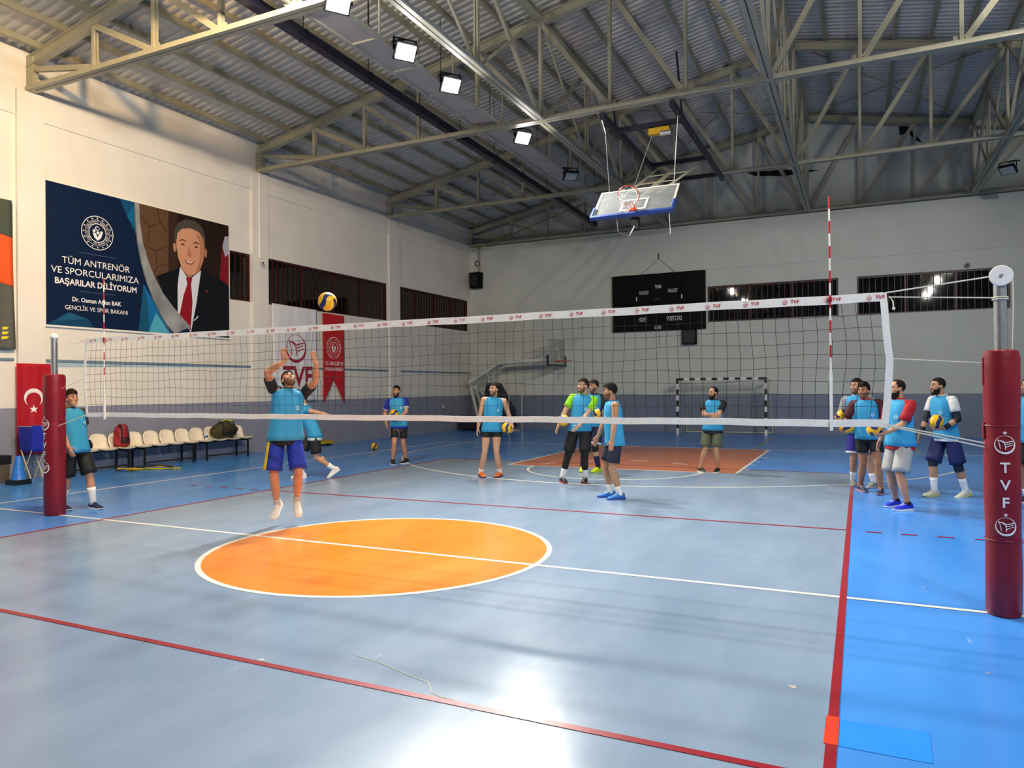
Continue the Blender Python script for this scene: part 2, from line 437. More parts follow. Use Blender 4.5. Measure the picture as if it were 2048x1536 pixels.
for poly in ([(0.95,9.49),(1.3,9.31),(2.32,9.18),(3.46,9.23),(2.81,9.34),(2.15,9.42)], [(5.91,10.37),(6.16,10.33),(6.59,9.71),(6.37,9.83),(6.2,10.12),(5.93,10.06)]):
    b = MB(); b.prism(poly, frame((0,YF+.296,0),(1,0,0),(0,0,1)), 0.012); b.build('broken_hole', mat('dark_hole', '#15181A', 0.9), wall_back)
wr = MB(); wr.box((XR, YB-.3, 0), (XR+.3, YF+.3, 8.75)); wall_right = struct(wr.build('wall_right', M_wall))
wf = MB(); wf.box((XL-.3, YB-.3, 0), (XR+.3, YB, 11.5)); wall_front = struct(wf.build('wall_front', M_wall))

# ------------------------------------------------------------------ windows: frame, dark pane, each red bar
def make_window(n, a0, a1, z0, z1, side):
    """a runs along the wall; bars proud of the dark pane"""
    if side == 'left': P = lambda a, z, d: (XL-.13+d, a, z)
    else: P = lambda a, z, d: (a, YF+.13-d, z)
    def bx(m, a, b, z, t, d0, d1):
        p, q = P(a, z, d0), P(b, t, d1)
        m.box([min(p[i], q[i]) for i in range(3)], [max(p[i], q[i]) for i in range(3)])
    m = MB(); f = 0.06
    bx(m, a0, a1, z0, z0+f, 0, .08); bx(m, a0, a1, z1-f, z1, 0, .08); bx(m, a0, a0+f, z0+f, z1-f, 0, .08); bx(m, a1-f, a1, z0+f, z1-f, 0, .08)
    w = struct(m.build('window_%d' % n, M_red))
    k = max(1, round((a1-a0)/1.45)); step = (a1-a0)/k
    for i in range(k):
        m = MB(); bx(m, a0+i*step+.02, a0+(i+1)*step-.02, z0+.02, z1-.02, 0.0, 0.02); m.build('pane', M_glass, w)
        if i: m = MB(); bx(m, a0+i*step-.025, a0+i*step+.025, z0+f, z1-f, 0.01, .07); m.build('mullion', M_red, w)
    nb = round((a1-a0)/0.19)
    m = MB(); bx(m, -.009, .009, z0+.03, z1-.03, .085, .105); me = m.mesh('bar', M_red)
    for i in range(1, nb):
        a = a0+(a1-a0)*i/nb
        put('bar', me, w, (0,a,0) if side == 'left' else (a,0,0))
    m = MB(); bx(m, a0, a1, z0-.0, z0+.02, .0, .128); m.build('sill', M_wall if side == 'left' else M_far, w)
for i, (a, c) in enumerate(LWIN): make_window(i+1, a, c, WZ0, WZ1, 'left')
for i, (a, c) in enumerate(FWIN[:2]): make_window(i+5, a, c, 4.06, 5.38, 'far')
make_window(7, *FWIN[2], 4.06, 5.38, 'far')

# ------------------------------------------------------------------ roof: sheets, purlins, bracing rods
def sheet_mesh(wid, slope):
    m = MB(); nr = int(round(wid/0.2)); prof = []
    for i in range(nr):
        y = i*0.2; prof += [(y,0),(y+.07,0),(y+.10,.035),(y+.17,.035)]
    prof.append((wid-.008,0)); prof[0] = (0.0,0)
    x0, x1 = (XL-.3, RX) if slope < 0 else (RX, XR+.3)
    vs = []
    for x in (x0, x1): vs += [(x, y, zr(x)+.145+h) for y, h in prof]
    n = len(prof)
    m.add(vs, [(i, i+1, n+i+1, n+i) for i in range(n-1)])
    vs2 = [(x, y, z+.02) for x, y, z in m.v]
    m.add(vs2, [(i, n+i, n+i+1, i+1) for i in range(n-1)])
    return m.mesh('roof_sheet', M_sheet)
rc = MB(); rc.bar((RX,YB,zr(RX)+.26), (RX,YF+.3,zr(RX)+.26), .5, .03)
ceiling = struct(rc.build('ceiling', M_sheet))
for sl in (-1, 1):
    me = sheet_mesh(2.0, sl)
    for k in range(21): put('roof_sheet', me, ceiling, (0, YB+2.0*k+.15, 0))
k = 1
for i in range(-16, 17):
    x = RX + 0.815*i
    if abs(i) < 1: continue
    m = MB(); z = zr(x)
    tilt = 0.2 if x < RX else -0.2
    up = Vector((-tilt, 0, 1))
    m.bar((x,YB,z+.07), (x,YF+.29,z+.07), .055, .14, up)
    m.bar((x+.035,YB,z+.007), (x+.035,YF+.29,z+.007), .05, .012, up)
    m.build('purlin', M_purl, ceiling)
TY = [2.6, 8.75, 14.9, 20.8]
NX = [RX + 1.63*k for k in range(-8, 9)]
def rod(p, q, r=0.018): MB().tube([p, q], r, 6).build('brace_rod', M_purl, ceiling)
for x0, x1 in ((NX[0],NX[3]), (NX[5],NX[8]), (NX[8],NX[11])):
    rod((x0,TY[2],zr(x0)-.03), (x1,TY[3],zr(x1)-.03)); rod((x1,TY[2],zr(x1)-.03), (x0,TY[3],zr(x0)-.03))
b = MB(); b.tube([(-9.9,20.3,7.45),(-8.2,20.3,7.9),(-4.0,20.3,9.1)], .022, 6); b.build('brace_rod', mat('ochre_rod', '#8C7A45', .5), ceiling)

# ------------------------------------------------------------------ trusses across the hall
BZ = 7.77
TR_LAB = ['nearest roof truss, warm lit, its heel above the dark blue portrait poster',
          'second roof truss from the camera, crossing above the hanging backboard cables',
          'third roof truss from the camera, passing just behind the glass backboard',
          'farthest roof truss, standing against the grey gable wall']
for ti, ty in enumerate(TY):
    t = thing('roof_truss', TR_LAB[ti], 'truss', (RX, ty, BZ), group='steel trusses across the hall')
    B = lambda m, nm, mm=M_steel, sm=False: m.build(nm, mm, t, sm, world=True)
    B(MB().angle2((XL+.07,ty,BZ), (XR-.05,ty,BZ), .20, .09, .022, (0,1,0)), 'bottom_chord')
    for s in (-1, 1):
        e = XL+.07 if s < 0 else XR-.05
        m = MB(); m.bar((e,ty,zr(e)-.11), (RX,ty,zr(RX)-.11), .05, .20)
        m.bar((e,ty,zr(e)-.018), (RX,ty,zr(RX)-.018), .16, .022); m.bar((e,ty,zr(e)-.205), (RX,ty,zr(RX)-.205), .16, .022)
        B(m, 'top_chord')
        B(MB().bar((e-s*.06,ty,BZ-.06), (e-s*.06,ty,zr(e)-.02), .18, .12, (0,1,0)), 'end_post')
    for i, x in enumerate(NX):
        if i in (0, 16): continue
        top = zr(x)-.20
        B(MB().angle2((x,ty,BZ+.04), (x,ty,top), .10, .07, .02, (0,1,0)), 'web_post')
        B(MB().cbox((x,ty,BZ+.09), (.26,.014,.13)), 'gusset_plate')
        s = -1 if x < RX-.1 else 1
        if abs(x-RX) > .1:
            xi = NX[i-s]                                  # next node toward the ridge
            B(MB().bar((x+(-s)*.04,ty,top-.02), (xi+s*.07,ty,BZ+.07), .11, .075, (0,1,0)), 'diagonal')
    for s in (-1, 1):
        e = XL+.15 if s < 0 else XR-.15; xi = NX[1] if s < 0 else NX[15]
        B(MB().bar((e,ty,zr(e)-.28), (xi,ty,BZ+.07), .10, .07, (0,1,0)), 'diagonal')

# ------------------------------------------------------------------ trusses along the hall
YY = [-3.55] + TY
for li, (x, lab) in enumerate(((NX[5],'lengthwise bracing truss carrying the galvanised conduit beside the floodlights'),
              (NX[8],'deepest lengthwise bracing truss under the roof ridge'), (NX[11],'lengthwise bracing truss at the far right of the ceiling'))):
    t = thing('bracing_truss', lab, 'truss', (x, TY[0], BZ), group='steel trusses along the hall')
    B = lambda m, nm, mm=M_steel, sm=False: m.build(nm, mm, t, sm, world=True)
    B(MB().angle2((x,YY[0],BZ), (x,TY[3]+.1,BZ), .19, .085, .022, (1,0,0)), 'bottom_chord')
    tz = zr(x)-.12
    B(MB().bar((x,YY[0],tz), (x,TY[3]+.1,tz), .12, .14), 'top_chord')
    for a, c in zip(YY[:-1], YY[1:]):
        h = (a+c)/2
        B(MB().angle2((x,h,BZ+.04), (x,h,tz-.05), .10, .07, .02, (1,0,0)), 'web_post')
        for e in (a, c):
            s = 1 if e > h else -1
            B(MB().bar((x,e-s*.12,BZ+.05), (x,h+s*.08,tz-.06), .10, .07, (1,0,0)), 'diagonal')
            B(MB().bar((x,e-s*.2,tz-.06), (x,h+s*.1,BZ+.05), .05, .05, (1,0,0)), 'tie_bar')
    if li == 0:
        for dx, r in ((.115,.013), (.15,.010)):
            B(MB().tube([(x+dx,YY[0],BZ-.03), (x+dx,TY[3],BZ-.03)], r, 8), 'conduit', mat('conduit_grey', '#9A9A94', .5, metal=.3), 'all')

# ------------------------------------------------------------------ walkway along the floodlights
t = thing('ceiling_walkway', 'narrow grey panelled walkway hung under the roof beside the floodlights', 'walkway', (-3.25, 2.8, 7.9))
PY = [0.4, 1.65, 2.93, 4.18, 5.46, 6.76, 7.93, 9.10, 10.75, 12.03, 13.28, 14.47, 15.72, 16.97, 18.2, 19.45, 20.6]
M_panel = mat('walkway_panel', '#B9B2A8', 0.6, var=0.06, scale=2)
M_prail = mat('walkway_rail', '#B5B4A4', 0.5, var=0.05)
for a, c in zip(PY[:-1], PY[1:]):
    MB().box((-3.53,a+.035,7.93), (-2.97,c-.035,7.95)).build('floor_panel', M_panel, t, world=True)
for y in PY: MB().box((-3.53,y-.025,7.895), (-2.97,y+.025,7.945)).build('crossbar', M_prail, t, world=True)
for x in (-3.55, -2.95): MB().box((x-.025,PY[0],7.885), (x+.025,PY[-1],7.955)).build('side_rail', M_prail, t, world=True)
for y in PY[1::2]:
    MB().box((-2.97,y-.015,7.95), (-2.94,y+.015,8.75)).build('rail_post', M_steel, t, world=True)
    MB().tube([(-3.55,y+.5,7.95), (-3.55,y+.5,zr(-3.55))], .008, 5).build('hanger_rod', M_black, t, world=True)
MB().tube([(-2.955,PY[0],8.75), (-2.955,PY[-1],8.75)], .02, 6).build('hand_rail', M_steel, t, world=True)

# ------------------------------------------------------------------ dark duct
t = thing('roof_duct', 'long dark navy square duct running under the roof purlins', 'duct', (-4.3, 2.0, 7.85))
p0, p1 = Vector((-4.16,-1.0,8.02)), Vector((-4.56,20.5,8.02))
MB().bar(p0, p1, .17, .17).build('duct_body', M_navy, t, world=True)
for k in range(11):
    q = p0.lerp(p1, (k+.4)/11); MB().bar(q-Vector((0,.02,0)), q+Vector((0,.02,0)), .19, .19).build('flange', M_navy, t, world=True)
    MB().tube([q+Vector((0,0,.1)), (q.x,q.y,zr(q.x)+.05)], .008, 5).build('hanger_rod', M_black, t, world=True)

# ------------------------------------------------------------------ floodlights (housing, fins, bracket, lens and the lamp's own light)
M_lens_on = emit_mat('lens_lit', (1.0,.98,.92), 40.0)
M_lens_warm = emit_mat('lens_lit_warm', (1.0,.72,.40), 40.0)
M_lens_off = mat('lens_dark', '#AEB4B0', 0.15, spec=.6)
def floodlight(loc, aim, label, lit=True, colour=COOL, power=1.0, spread=165, group='floodlights along the ceiling'):
    loc = Vector(loc); d = (Vector(aim)-loc).normalized()
    x = d.cross(Vector((0,0,1))).normalized(); y = x.cross(d)
    fm = frame(loc, x, -y)                            # z axis of the frame = -d ... face looks along d
    fm = Matrix((x, y, -d)).transposed().to_4x4(); fm.translation = loc
    t = thing('floodlight', label, 'floodlight', loc, group=group)
    P = lambda m, nm, mt, sm=False: m.build(nm, mt, t, sm, world=True)
    def tb(c, dd):
        m = MB().cbox(c, dd); m.v = [tuple(fm @ Vector(v)) for v in m.v]; return m
    P(tb((0,0,.05), (.40,.32,.06)), 'housing', M_black)
    for k in range(7): P(tb((-.15+k*.05,0,.11), (.012,.28,.06)), 'cooling_fin', M_black)
    P(tb((0,0,.012), (.34,.26,.014)), 'lens', (M_lens_on if colour is COOL else M_lens_warm) if lit else M_lens_off)
    m = MB()
    for sx in (-1, 1): m.bar(fm @ Vector((sx*.215,0,.05)), fm @ Vector((sx*.215,0,.05))+Vector((0,0,.22)), .02, .04)
    m.bar(fm @ Vector((-.215,0,.05))+Vector((0,0,.22)), fm @ Vector((.215,0,.05))+Vector((0,0,.22)), .03, .02)
    m.bar(loc+Vector((0,0,.24)), loc+Vector((-.30 if loc.x < 0 else .30,0,.26)), .03, .03)
    P(m, 'bracket', M_black)
    if lit:
        L = bpy.data.lights.new('flood_lamp', 'AREA'); L.shape = 'RECTANGLE'; L.size = .34; L.size_y = .26
        L.energy = LAMP_W*power; L.color = colour; L.spread = math.radians(spread)
        o = bpy.data.objects.new('flood_lamp', L); COL.objects.link(o); o.parent = t
        mm = fm.copy(); mm.translation = -d*0.0
        o.matrix_local = Matrix.Translation(d*0.02) @ mm
    return t
FLX, FLZ = -2.60, 7.70
for y, lab in ((2.62,'lit floodlight nearest the camera, at the top edge of the ceiling view'), (4.48,'lit floodlight second from the camera, above the walkway panels'),
               (6.08,'lit floodlight third from the camera, just before the second truss'), (9.5,'farthest lit floodlight, just past the second truss')):
    floodlight((FLX,y,FLZ), (4.6,y-5.2,0), lab, power=0.62, spread=112)
floodlight((FLX-.15,13.1,FLZ+.02), (0.5,9.5,0), 'unlit black floodlight hanging left of the glass backboard', lit=False)
floodlight((FLX,-.6,FLZ), (-10.3,0.8,4.5), 'warm floodlight above the near left of the court, out of view', colour=WARM, power=1.25)
for y, lab in ((0.9,'level with the net'), (-5.0,'level with the camera')): floodlight((FLX,y,FLZ), (-9.0,y+8,2.5), 'white floodlight of the left row '+lab, power=0.32)
for y, lab in ((0.1,'level with the net'), (-4.7,'beside the near court corner'), (-7.6,'behind the camera')): floodlight((8.75,y,FLZ), (-10,y+9,3.0), 'white floodlight of the right row '+lab, power=0.7)
floodlight((8.42,17.9,FLZ-.06), (6.0,13.5,0), 'unlit black floodlight high at the right edge of the ceiling', lit=False)
floodlight((8.75,5.0,FLZ), (3.5,21.0,0.5), 'added out-of-view white fill floodlight brightening the far wall', power=0.36, spread=95)  # added fill lamp, not one of the right row, to lift the far wall

# ================================================================== VOLLEYBALL NET, POSTS, ANTENNAS
M_tape = mat('white_tape', '#FAF7EF', 0.7, var=0.04, scale=15, bump=.1, bscale=80)
M_cord = mat('black_cord', '#0C0C0C', 0.8)
M_rope = mat('cream_rope', '#E3DFC8', 0.8)
M_print = mat('red_print', '#C8283A', 0.6)
M_pad = mat('red_vinyl', '#820C1F', 0.42, var=0.12, scale=5, bump=.25, bscale=14)
M_wprint = mat('white_print', '#F1EEEA', 0.5)
NE = 4.81
def net_xyz(x, t):
    """t: 0 at top tape, 1 at bottom tape"""
    e = max(0.0, (abs(x)-3.6)/(NE-3.6))**1.6
    pull = (.055 if x > 0 else .03)*(1-abs(2*t-1))*e*(1 if x > 0 else -1)
    sway = .012*math.sin(x*3.1+t*4)+.010*math.sin(x*7.7-t*5.0)
    dz = .010*math.sin(x*5.3+t*9)*(math.sin(PI*t))
    return Vector((x+pull+sway*math.sin(PI*t), .012*math.sin(x*2.2+3*t)*math.sin(PI*t), 2.365-(2.365-1.428)*t+dz))
net = thing('volleyball_net', 'black volleyball net with white printed top tape stretched across the court', 'net', (0,0,1.37))
m = MB()
xs = [-NE+2*NE*i/96 for i in range(97)]
for x in xs[1:-1]: m.tube([net_xyz(x, j/9) for j in range(10)], .0019, 4, caps=False)
for j in range(1, 9): m.tube([net_xyz(x, j/9) for x in xs], .0019, 4, caps=False)
stuff(m.build('net_mesh', M_cord, net, world=True))
def tape(z0, z1, nm):
    rings = []
    for i in range(97):
        x = xs[i]; w = .004*math.sin(x*4.1)+.003*math.sin(x*11)
        rings.append([Vector((x,-.005+w*.6,z0+w*.6)), Vector((x,.005+w*.6,z0+w*.6)), Vector((x,.005+w*.6,z1+w*.5)), Vector((x,-.005+w*.6,z1+w*.5))])
    return MB().loft(rings).build(nm, M_tape, net, world=True)
tape(2.362, 2.432, 'top_tape'); tape(1.372, 1.43, 'bottom_tape')
for sx in (-1, 1):
    rings = []
    for j in range(13):
        t = j/12; c = net_xyz(sx*NE, t); c.z = 2.43-(2.43-1.37)*t
        wd = .052 if sx > 0 else .035
        rings.append([c+Vector((dx,dy,0)) for dx, dy in ((-wd/2,-.005),(wd/2,-.005),(wd/2,.005),(-wd/2,.005))])
    MB().loft(rings).build('side_tape', M_tape, net, world=True)
pm = MB()
for i in range(31):
    x = -4.66+i*.314
    fm = frame((x,-.0085,2.397),(1,0,0),(0,0,1))
    fed_logo(pm, (-.045,-.004), .019, fm, .001)
    lettering(pm, 'TVF', .040, frame((x+.032,-.0085,2.383),(1,0,0),(0,0,1)), .001, bold=.02)
pm.build('tape_print', M_print, net, world=True)
def rope(pts, r=.005, nm='rope'): return MB().tube(pts, r, 6).build(nm, M_rope, net, world=True)
rope([(4.82,0,2.427),(5.54,-.01,2.505)], .006); rope([(4.85,0,2.394),(5.535,-.01,2.345)], .005); rope([(4.866,0,1.91),(5.475,-.02,1.862)])
rope([(4.80,0,1.40),(5.475,-.02,1.265)], .006); rope([(4.80,0,1.39),(5.475,-.02,1.235)], .006)
rope([(4.86,0,2.39),(4.88,0,2.36),(4.885,-.01,2.30)], .005); MB().ball((4.885,-.01,2.30), .012, 8, 6).build('rope_knot', M_rope, net, world=True)
rope([(-4.81,0,2.42),(-5.0,0,2.37),(-5.2,0,2.37),(-5.45,0,2.42)], .004); rope([(-4.82,0,1.9),(-5.36,0,1.75)], .003); rope([(-4.80,0,1.40),(-5.37,-.03,1.24)], .006)

def antenna(x, label):
    t = thing('net_antenna', label, 'antenna', (x,-.02,1.36), group='striped antennas on the net')
    me_r = MB().tube([(0,0,0),(0,0,.1)], .0068, 8).mesh('band', mat('antenna_red', '#C4152B', .35)); me_w = MB().tube([(0,0,0),(0,0,.1)], .0068, 8).mesh('band', mat('antenna_white', '#F2EFE8', .35))
    for k in range(18): put('band', me_r if (k % 2 == 1 and k > 3) else me_w, t, (0,0,.07+k*.1))
    MB().box((-.012,-.010,-.02), (.012,.010,.46)).build('sleeve', M_tape, t)
    MB().ball((0,-.004,1.04), (.016,.012,.035), 10, 8).build('clamp', mat('clamp_red', '#A0141F', .4), t, 'all')
    return t
antenna(4.43, 'red and white striped net antenna at the right end of the net')
antenna(-4.42, 'red and white striped net antenna at the left end of the net')

def cyl_map(mb, c, r, a0, zoff):
    """wrap flat x,y,z geometry round a vertical cylinder; x is arc length from angle a0"""
    out = []
    for x, y, z in mb.v:
        a = a0+x/r
        out.append((c[0]+(r+z)*math.cos(a), c[1]+(r+z)*math.sin(a), y+zoff))
    mb.v = out; return mb
def net_post(x, label, flip):
    t = thing('net_post', label, 'net post', (x,0,0), group='padded net posts')
    MB().tube([(0,0,0),(0,0,2.47)], .043, 18).build('tube', M_galv, t, 30)
    r = .135 if flip else .115; ls = r/.137
    prof = [(r-.01,0.0),(r,.02),(r+.003,.3),(r-.002,.62),(r+.003,.9),(r,1.28),(r-.002,1.30),(r+.003,1.6),(r+.002,1.90),(r-.006,1.945),(r-.03,1.955),(.03,1.955)]
    rings = []
    for R_, h in prof:
        rings.append([Vector((R_*(1+.012*math.sin(3*a+h*5)+.01*math.sin(5*a-h*9))*math.cos(a), R_*(1+.012*math.sin(3*a+h*5))*math.sin(a), h)) for a in [2*PI*k/36 for k in range(36)]])
    pad = MB().loft(rings).build('pad', M_pad, t, 50)
    fa = PI if not flip else 0.0
    for z0, z1, w0 in ((1.30,1.42,.26),(1.70,1.90,.28)):
        rg = []
        for a in [fa-w0+2*w0*k/10 for k in range(11)]:
            rr = r+.004
            rg.append([Vector(((rr+d)*math.cos(a), (rr+d)*math.sin(a), z)) for d, z in ((-.012,z0),(.004,z0),(.004,z1),(-.012,z1))])
        MB().loft(rg).build('flap', M_pad, pad)
    I = Matrix.Identity(4)
    for zc in (1.262, .668):
        cyl_map(fed_logo(MB(), (0,0), .080*ls, I, .001), (0,0), r+.009, -PI/2, zc).build('logo', M_wprint, pad)
    for ch, zc in (('T',1.062), ('V',.935), ('F',.808)):
        m = MB(); lettering(m, ch, .122*ls, I, .001, bold=.018)
        cyl_map(m, (0,0), r+.009, -PI/2, zc).build('letter', M_wprint, pad)
    for zz in (.56, 1.40): MB().tube([((r+.006)*math.cos(a), (r+.006)*math.sin(a), zz) for a in [2*PI*k/30 for k in range(30)]], .0025, 5, closed=True).build('seam', M_pad, pad)
    if not flip:
        MB().lathe([(.03,-.012),(.072,-.012),(.076,-.006),(.062,0),(.076,.006),(.072,.012),(.03,.012)], 28, (0,-.05,2.50), 'y').build('pulley', M_wprint, t, 40)
        MB().tube([(0,-.07,2.50),(0,.05,2.50)], .012, 10).build('axle', M_galv, t)
        MB().tube([(.07,-.05,2.48),(.072,-.05,2.3),(.06,-.045,1.9)], .005, 6).build('rope', M_rope, t)
        for zz in (2.33, 2.345): MB().tube([(.05*math.cos(a), .05*math.sin(a), zz) for a in [2*PI*k/16 for k in range(16)]], .005, 5, closed=True).build('rope', M_rope, t)
    else:
        MB().ball((0,0,2.48), (.055,.05,.05), 14, 8).build('cap', M_wprint, t, 'all')
        MB().tube([(.06,0,2.42),(.062,0,1.95)], .008, 6).build('tension_bar', M_galv, t)
    return t
net_post(5.585, 'red padded net post at the right edge, with white pulley wheel on top', False)
net_post(-5.50, 'red padded net post at the left, beside the crescent flag', True)

# ================================================================== VOLLEYBALLS
M_by = mat('ball_yellow', '#F0B80A', .45, bump=.15, bscale=300); M_bb = mat('ball_blue', '#1C2568', .45, bump=.15, bscale=300)
def make_ball_meshes(r=.105):
    out = []
    for ax in range(6):
        for st in range(3):
            m = MB(); n = 6; vs = []
            u0, u1 = -1+st*2/3+.012, -1+(st+1)*2/3-.012
            if st == 0: u0 = -1+.008
            if st == 2: u1 = 1-.008
            for i in range(4):
                for j in range(n+1):
                    b = -.992+1.984*j/n
                    bend = .16*math.sin(b*PI)
                    uu = u0+(u1-u0)*i/3
                    uu = uu+bend*(1-uu*uu)
                    p = Vector((math.tan(uu*PI/4), math.tan(b*PI/4), 1)).normalized()*r
                    q = [(p.x,p.y,p.z),(p.y,p.x,-p.z),(p.z,p.x,p.y),(-p.z,p.y,p.x),(p.y,p.z,p.x),(p.x,-p.z,p.y)][ax]
                    vs.append(q)
            m.add(vs, [(i*(n+1)+j, (i+1)*(n+1)+j, (i+1)*(n+1)+j+1, i*(n+1)+j+1) for i in range(3) for j in range(n)])
            out.append(m.mesh('panel', M_bb if st == 1 else M_by, 'all'))
    return out
BALL = make_ball_meshes()
BCORE = MB().ball((0,0,0), .1035, 16, 12).mesh('bladder', M_black, 'all')
def ball(loc, rot, label):
    t = thing('volleyball', label, 'ball', loc, group='yellow and blue volleyballs'); t.rotation_euler = rot
    put('bladder', BCORE, t)
    for me in BALL: put('panel', me, t)
    return t
ball((-0.76,.08,2.70), (.6,.5,.3), 'volleyball in mid-air above the net')
ball((-7.62,10.3,.106), (1.2,.4,.8), 'volleyball lying on the floor by the left wall')

# ================================================================== HANGING BASKETBALL HOOP
M_cream = mat('cream_paint', '#CFC9A8', .45, var=.05)
M_oring = mat('ring_orange', '#E0481C', .4)
M_bpad = mat('pad_blue', '#2A4796', .55)
def glass_board_mat():
    m = bpy.data.materials.new('acrylic_board'); m.use_nodes = True; nt = m.node_tree
    b = nt.nodes['Principled BSDF']; b.inputs['Base Color'].default_value = (.5,.53,.53,1); b.inputs['Roughness'].default_value = .25
    tr = nt.nodes.new('ShaderNodeBsdfTransparent'); mx = nt.nodes.new('ShaderNodeMixShader')
    n = nt.nodes.new('ShaderNodeTexNoise'); n.inputs['Scale'].default_value = 7
    r = nt.nodes.new('ShaderNodeMapRange'); r.inputs['To Min'].default_value = .20; r.inputs['To Max'].default_value = .46
    nt.links.new(n.outputs['Fac'], r.inputs['Value']); nt.links.new(r.outputs['Result'], mx.inputs['Fac'])
    nt.links.new(tr.outputs[0], mx.inputs[1]); nt.links.new(b.outputs[0], mx.inputs[2])
    nt.links.new(mx.outputs[0], nt.nodes['Material Output'].inputs['Surface'])
    return m
M_acr = glass_board_mat()
def hoop_board(t, fm, wid, hei, pad=None, border=M_white, net_on=True):
    """board in frame fm (x across, y up, z = face normal) with border strips, target box, ring and net"""
    P = lambda mb, nm, mt, par=None, sm=False: mb.build(nm, mt, par or t, sm, world=True)
    def bx(x0, y0, z0, x1, y1, z1):
        m = MB().box((x0,y0,z0),(x1,y1,z1)); m.v = [tuple(fm @ Vector(v)) for v in m.v]; return m
    W, H = wid/2, hei/2
    bd = P(bx(-W,-H,-.008,W,H,.008), 'board', M_acr)
    for a in ((-W,H-.05,W,H), (-W,-H,W,-H+.05), (-W,-H+.05,-W+.05,H-.05), (W-.05,-H+.05,W,H-.05)): P(bx(a[0],a[1],.008,a[2],a[3],.012), 'border_strip', border, bd)
    y0 = -H+.15
    for a in ((-.295,y0+.40,.295,y0+.45), (-.295,y0,.295,y0+.05), (-.295,y0+.05,-.245,y0+.40), (.245,y0+.05,.295,y0+.40)): P(bx(a[0],a[1],.008,a[2],a[3],.012), 'target_strip', border, bd)
    if pad:
        P(bx(-W-.02,-H-.05,-.035,W+.02,-H+.02,.05), 'edge_pad', pad, bd)
        for s in (-1, 1): P(bx(s*(W+.0)-.025,-H+.02,-.035,s*(W+.0)+.025,-H+.36,.05), 'edge_pad', pad, bd)
    rc = Vector((0,y0+.0,.375))
    ring = [fm @ (rc+Vector((.225*math.cos(a),0,.225*math.sin(a)))) for a in [2*PI*k/32 for k in range(32)]]
    rg = P(MB().tube(ring, .011, 8, closed=True), 'ring', M_oring, None, 'all')
    P(bx(-.09,y0-.06,.01,.09,y0+.04,.035), 'ring_plate', M_oring, rg)
    m = MB(); m.bar(fm @ Vector((-.06,y0-.02,.03)), fm @ Vector((-.09,y0,.17)), .02, .05); m.bar(fm @ Vector((.06,y0-.02,.03)), fm @ Vector((.09,y0,.17)), .02, .05)
    P(m, 'ring_arm', M_oring, rg)
    g = fm.inverted().to_3x3() @ Vector((0,0,-1)); g = (g*.35+Vector((0,-1,0))*.75).normalized()
    m = MB(); NS = 12
    def npt(k, j):
        tt = j/5; rad = .222*(1-tt)**.8*1.0+.062*(1-(1-tt)**.8); a = 2*PI*(k+.5*(j % 2))/NS
        return fm @ (rc+Vector((rad*math.cos(a),0,rad*math.sin(a)))+g*.43*tt)
    for k in range(NS):
        m.tube([npt(k,j) for j in range(6)], .0045, 4, caps=False)
        m.tube([npt(k if j % 2 == 0 else k-1, j) for j in range(6)], .0045, 4, caps=False)
    m.tube([npt(k,5) for k in range(NS)], .005, 4, closed=True)
    if net_on: P(m, 'net', M_wprint, rg)
    return bd
t = thing('hanging_hoop', 'folded-up glass basketball backboard hanging from the roof by cables', 'basketball hoop', (0.3, 9.3, 7.6))
B = lambda m, nm, mm, par=None, sm=False: m.build(nm, mm, par or t, sm, world=True)
th = .80; bc = Vector((.21,9.27,5.81)); upv = Vector((0,math.sin(th),math.cos(th)))
fmB = frame(bc, (1,0,0), upv)
hoop_board(t, fmB, 1.8, 1.05, M_bpad)
for x in (-.36, 1.16):
    B(MB().bar((x,8.72,7.62), (x,14.95,7.62), .10, .12), 'rail', M_navy)
for y in (9.75, 12.7, 14.35): B(MB().bar((-.36,y,7.60), (1.16,y,7.60), .10, .10), 'crossbeam', M_navy)
for x in (-.36, 1.16): B(MB().bar((x,9.75,7.6), (x,9.2,8.9), .04, .04), 'stay', M_navy)
back = lambda x, y: fmB @ Vector((x, y, -.04))
B(MB().tube([(.40,12.7,7.52), back(.0,-.05)], .055, 10), 'mast', M_cream, None, 'all')
for x, bx_ in ((-.1,-.35), (1.05,.45)): B(MB().tube([(x,12.7,7.52), back(bx_,.3)], .028, 8), 'mast_brace', M_cream, None, 'all')
for f in (.35, .62, .85):
    a = Vector((-.1,12.7,7.52)).lerp(back(-.35,.3), f); c = Vector((1.05,12.7,7.52)).lerp(back(.45,.3), f)
    B(MB().tube([a, c], .014, 6), 'mast_rung', M_cream)
B(MB().cbox(back(.05,-.42)+Vector((0,.1,-.22)), (.16,.14,.26)), 'tilt_gear', M_black)
B(MB().tube([back(-.35,-.45), back(-.3,-.5)+Vector((0,0,-.35)), back(-.05,-.5)+Vector((0,0,-.45)), back(.05,-.42)+Vector((0,0,-.3))], .008, 6), 'cable_loop', M_galv)
B(MB().tube([(-.42,8.85,7.62), (-.36,8.95,7.3), back(-.72,.52)], .009, 6), 'cable', M_galv)
B(MB().tube([(1.16,9.3,7.60), back(.76,.52)], .009, 6), 'cable', M_galv)
B(MB().tube([back(.82,-.5), back(.82,-.5)+Vector((.02,0,-.5))], .008, 5), 'cable', M_galv)
h = MB().cbox((.62,9.82,7.46), (.46,.16,.14)); B(h, 'hoist', mat('hoist_yellow', '#D9A310', .4))
B(MB().tube([(.66,9.76,7.38), (.9,9.76,7.38)], .06, 12), 'hoist_motor', M_galv, None, 40)
B(MB().tube([(.46,9.82,7.4), Vector((-.1,12.7,7.52)).lerp(back(-.35,.3), .75)], .008, 6), 'cable', M_galv)
B(MB().box((.5,9.72,7.53), (.74,9.92,7.57)), 'hoist_clamp', M_black)

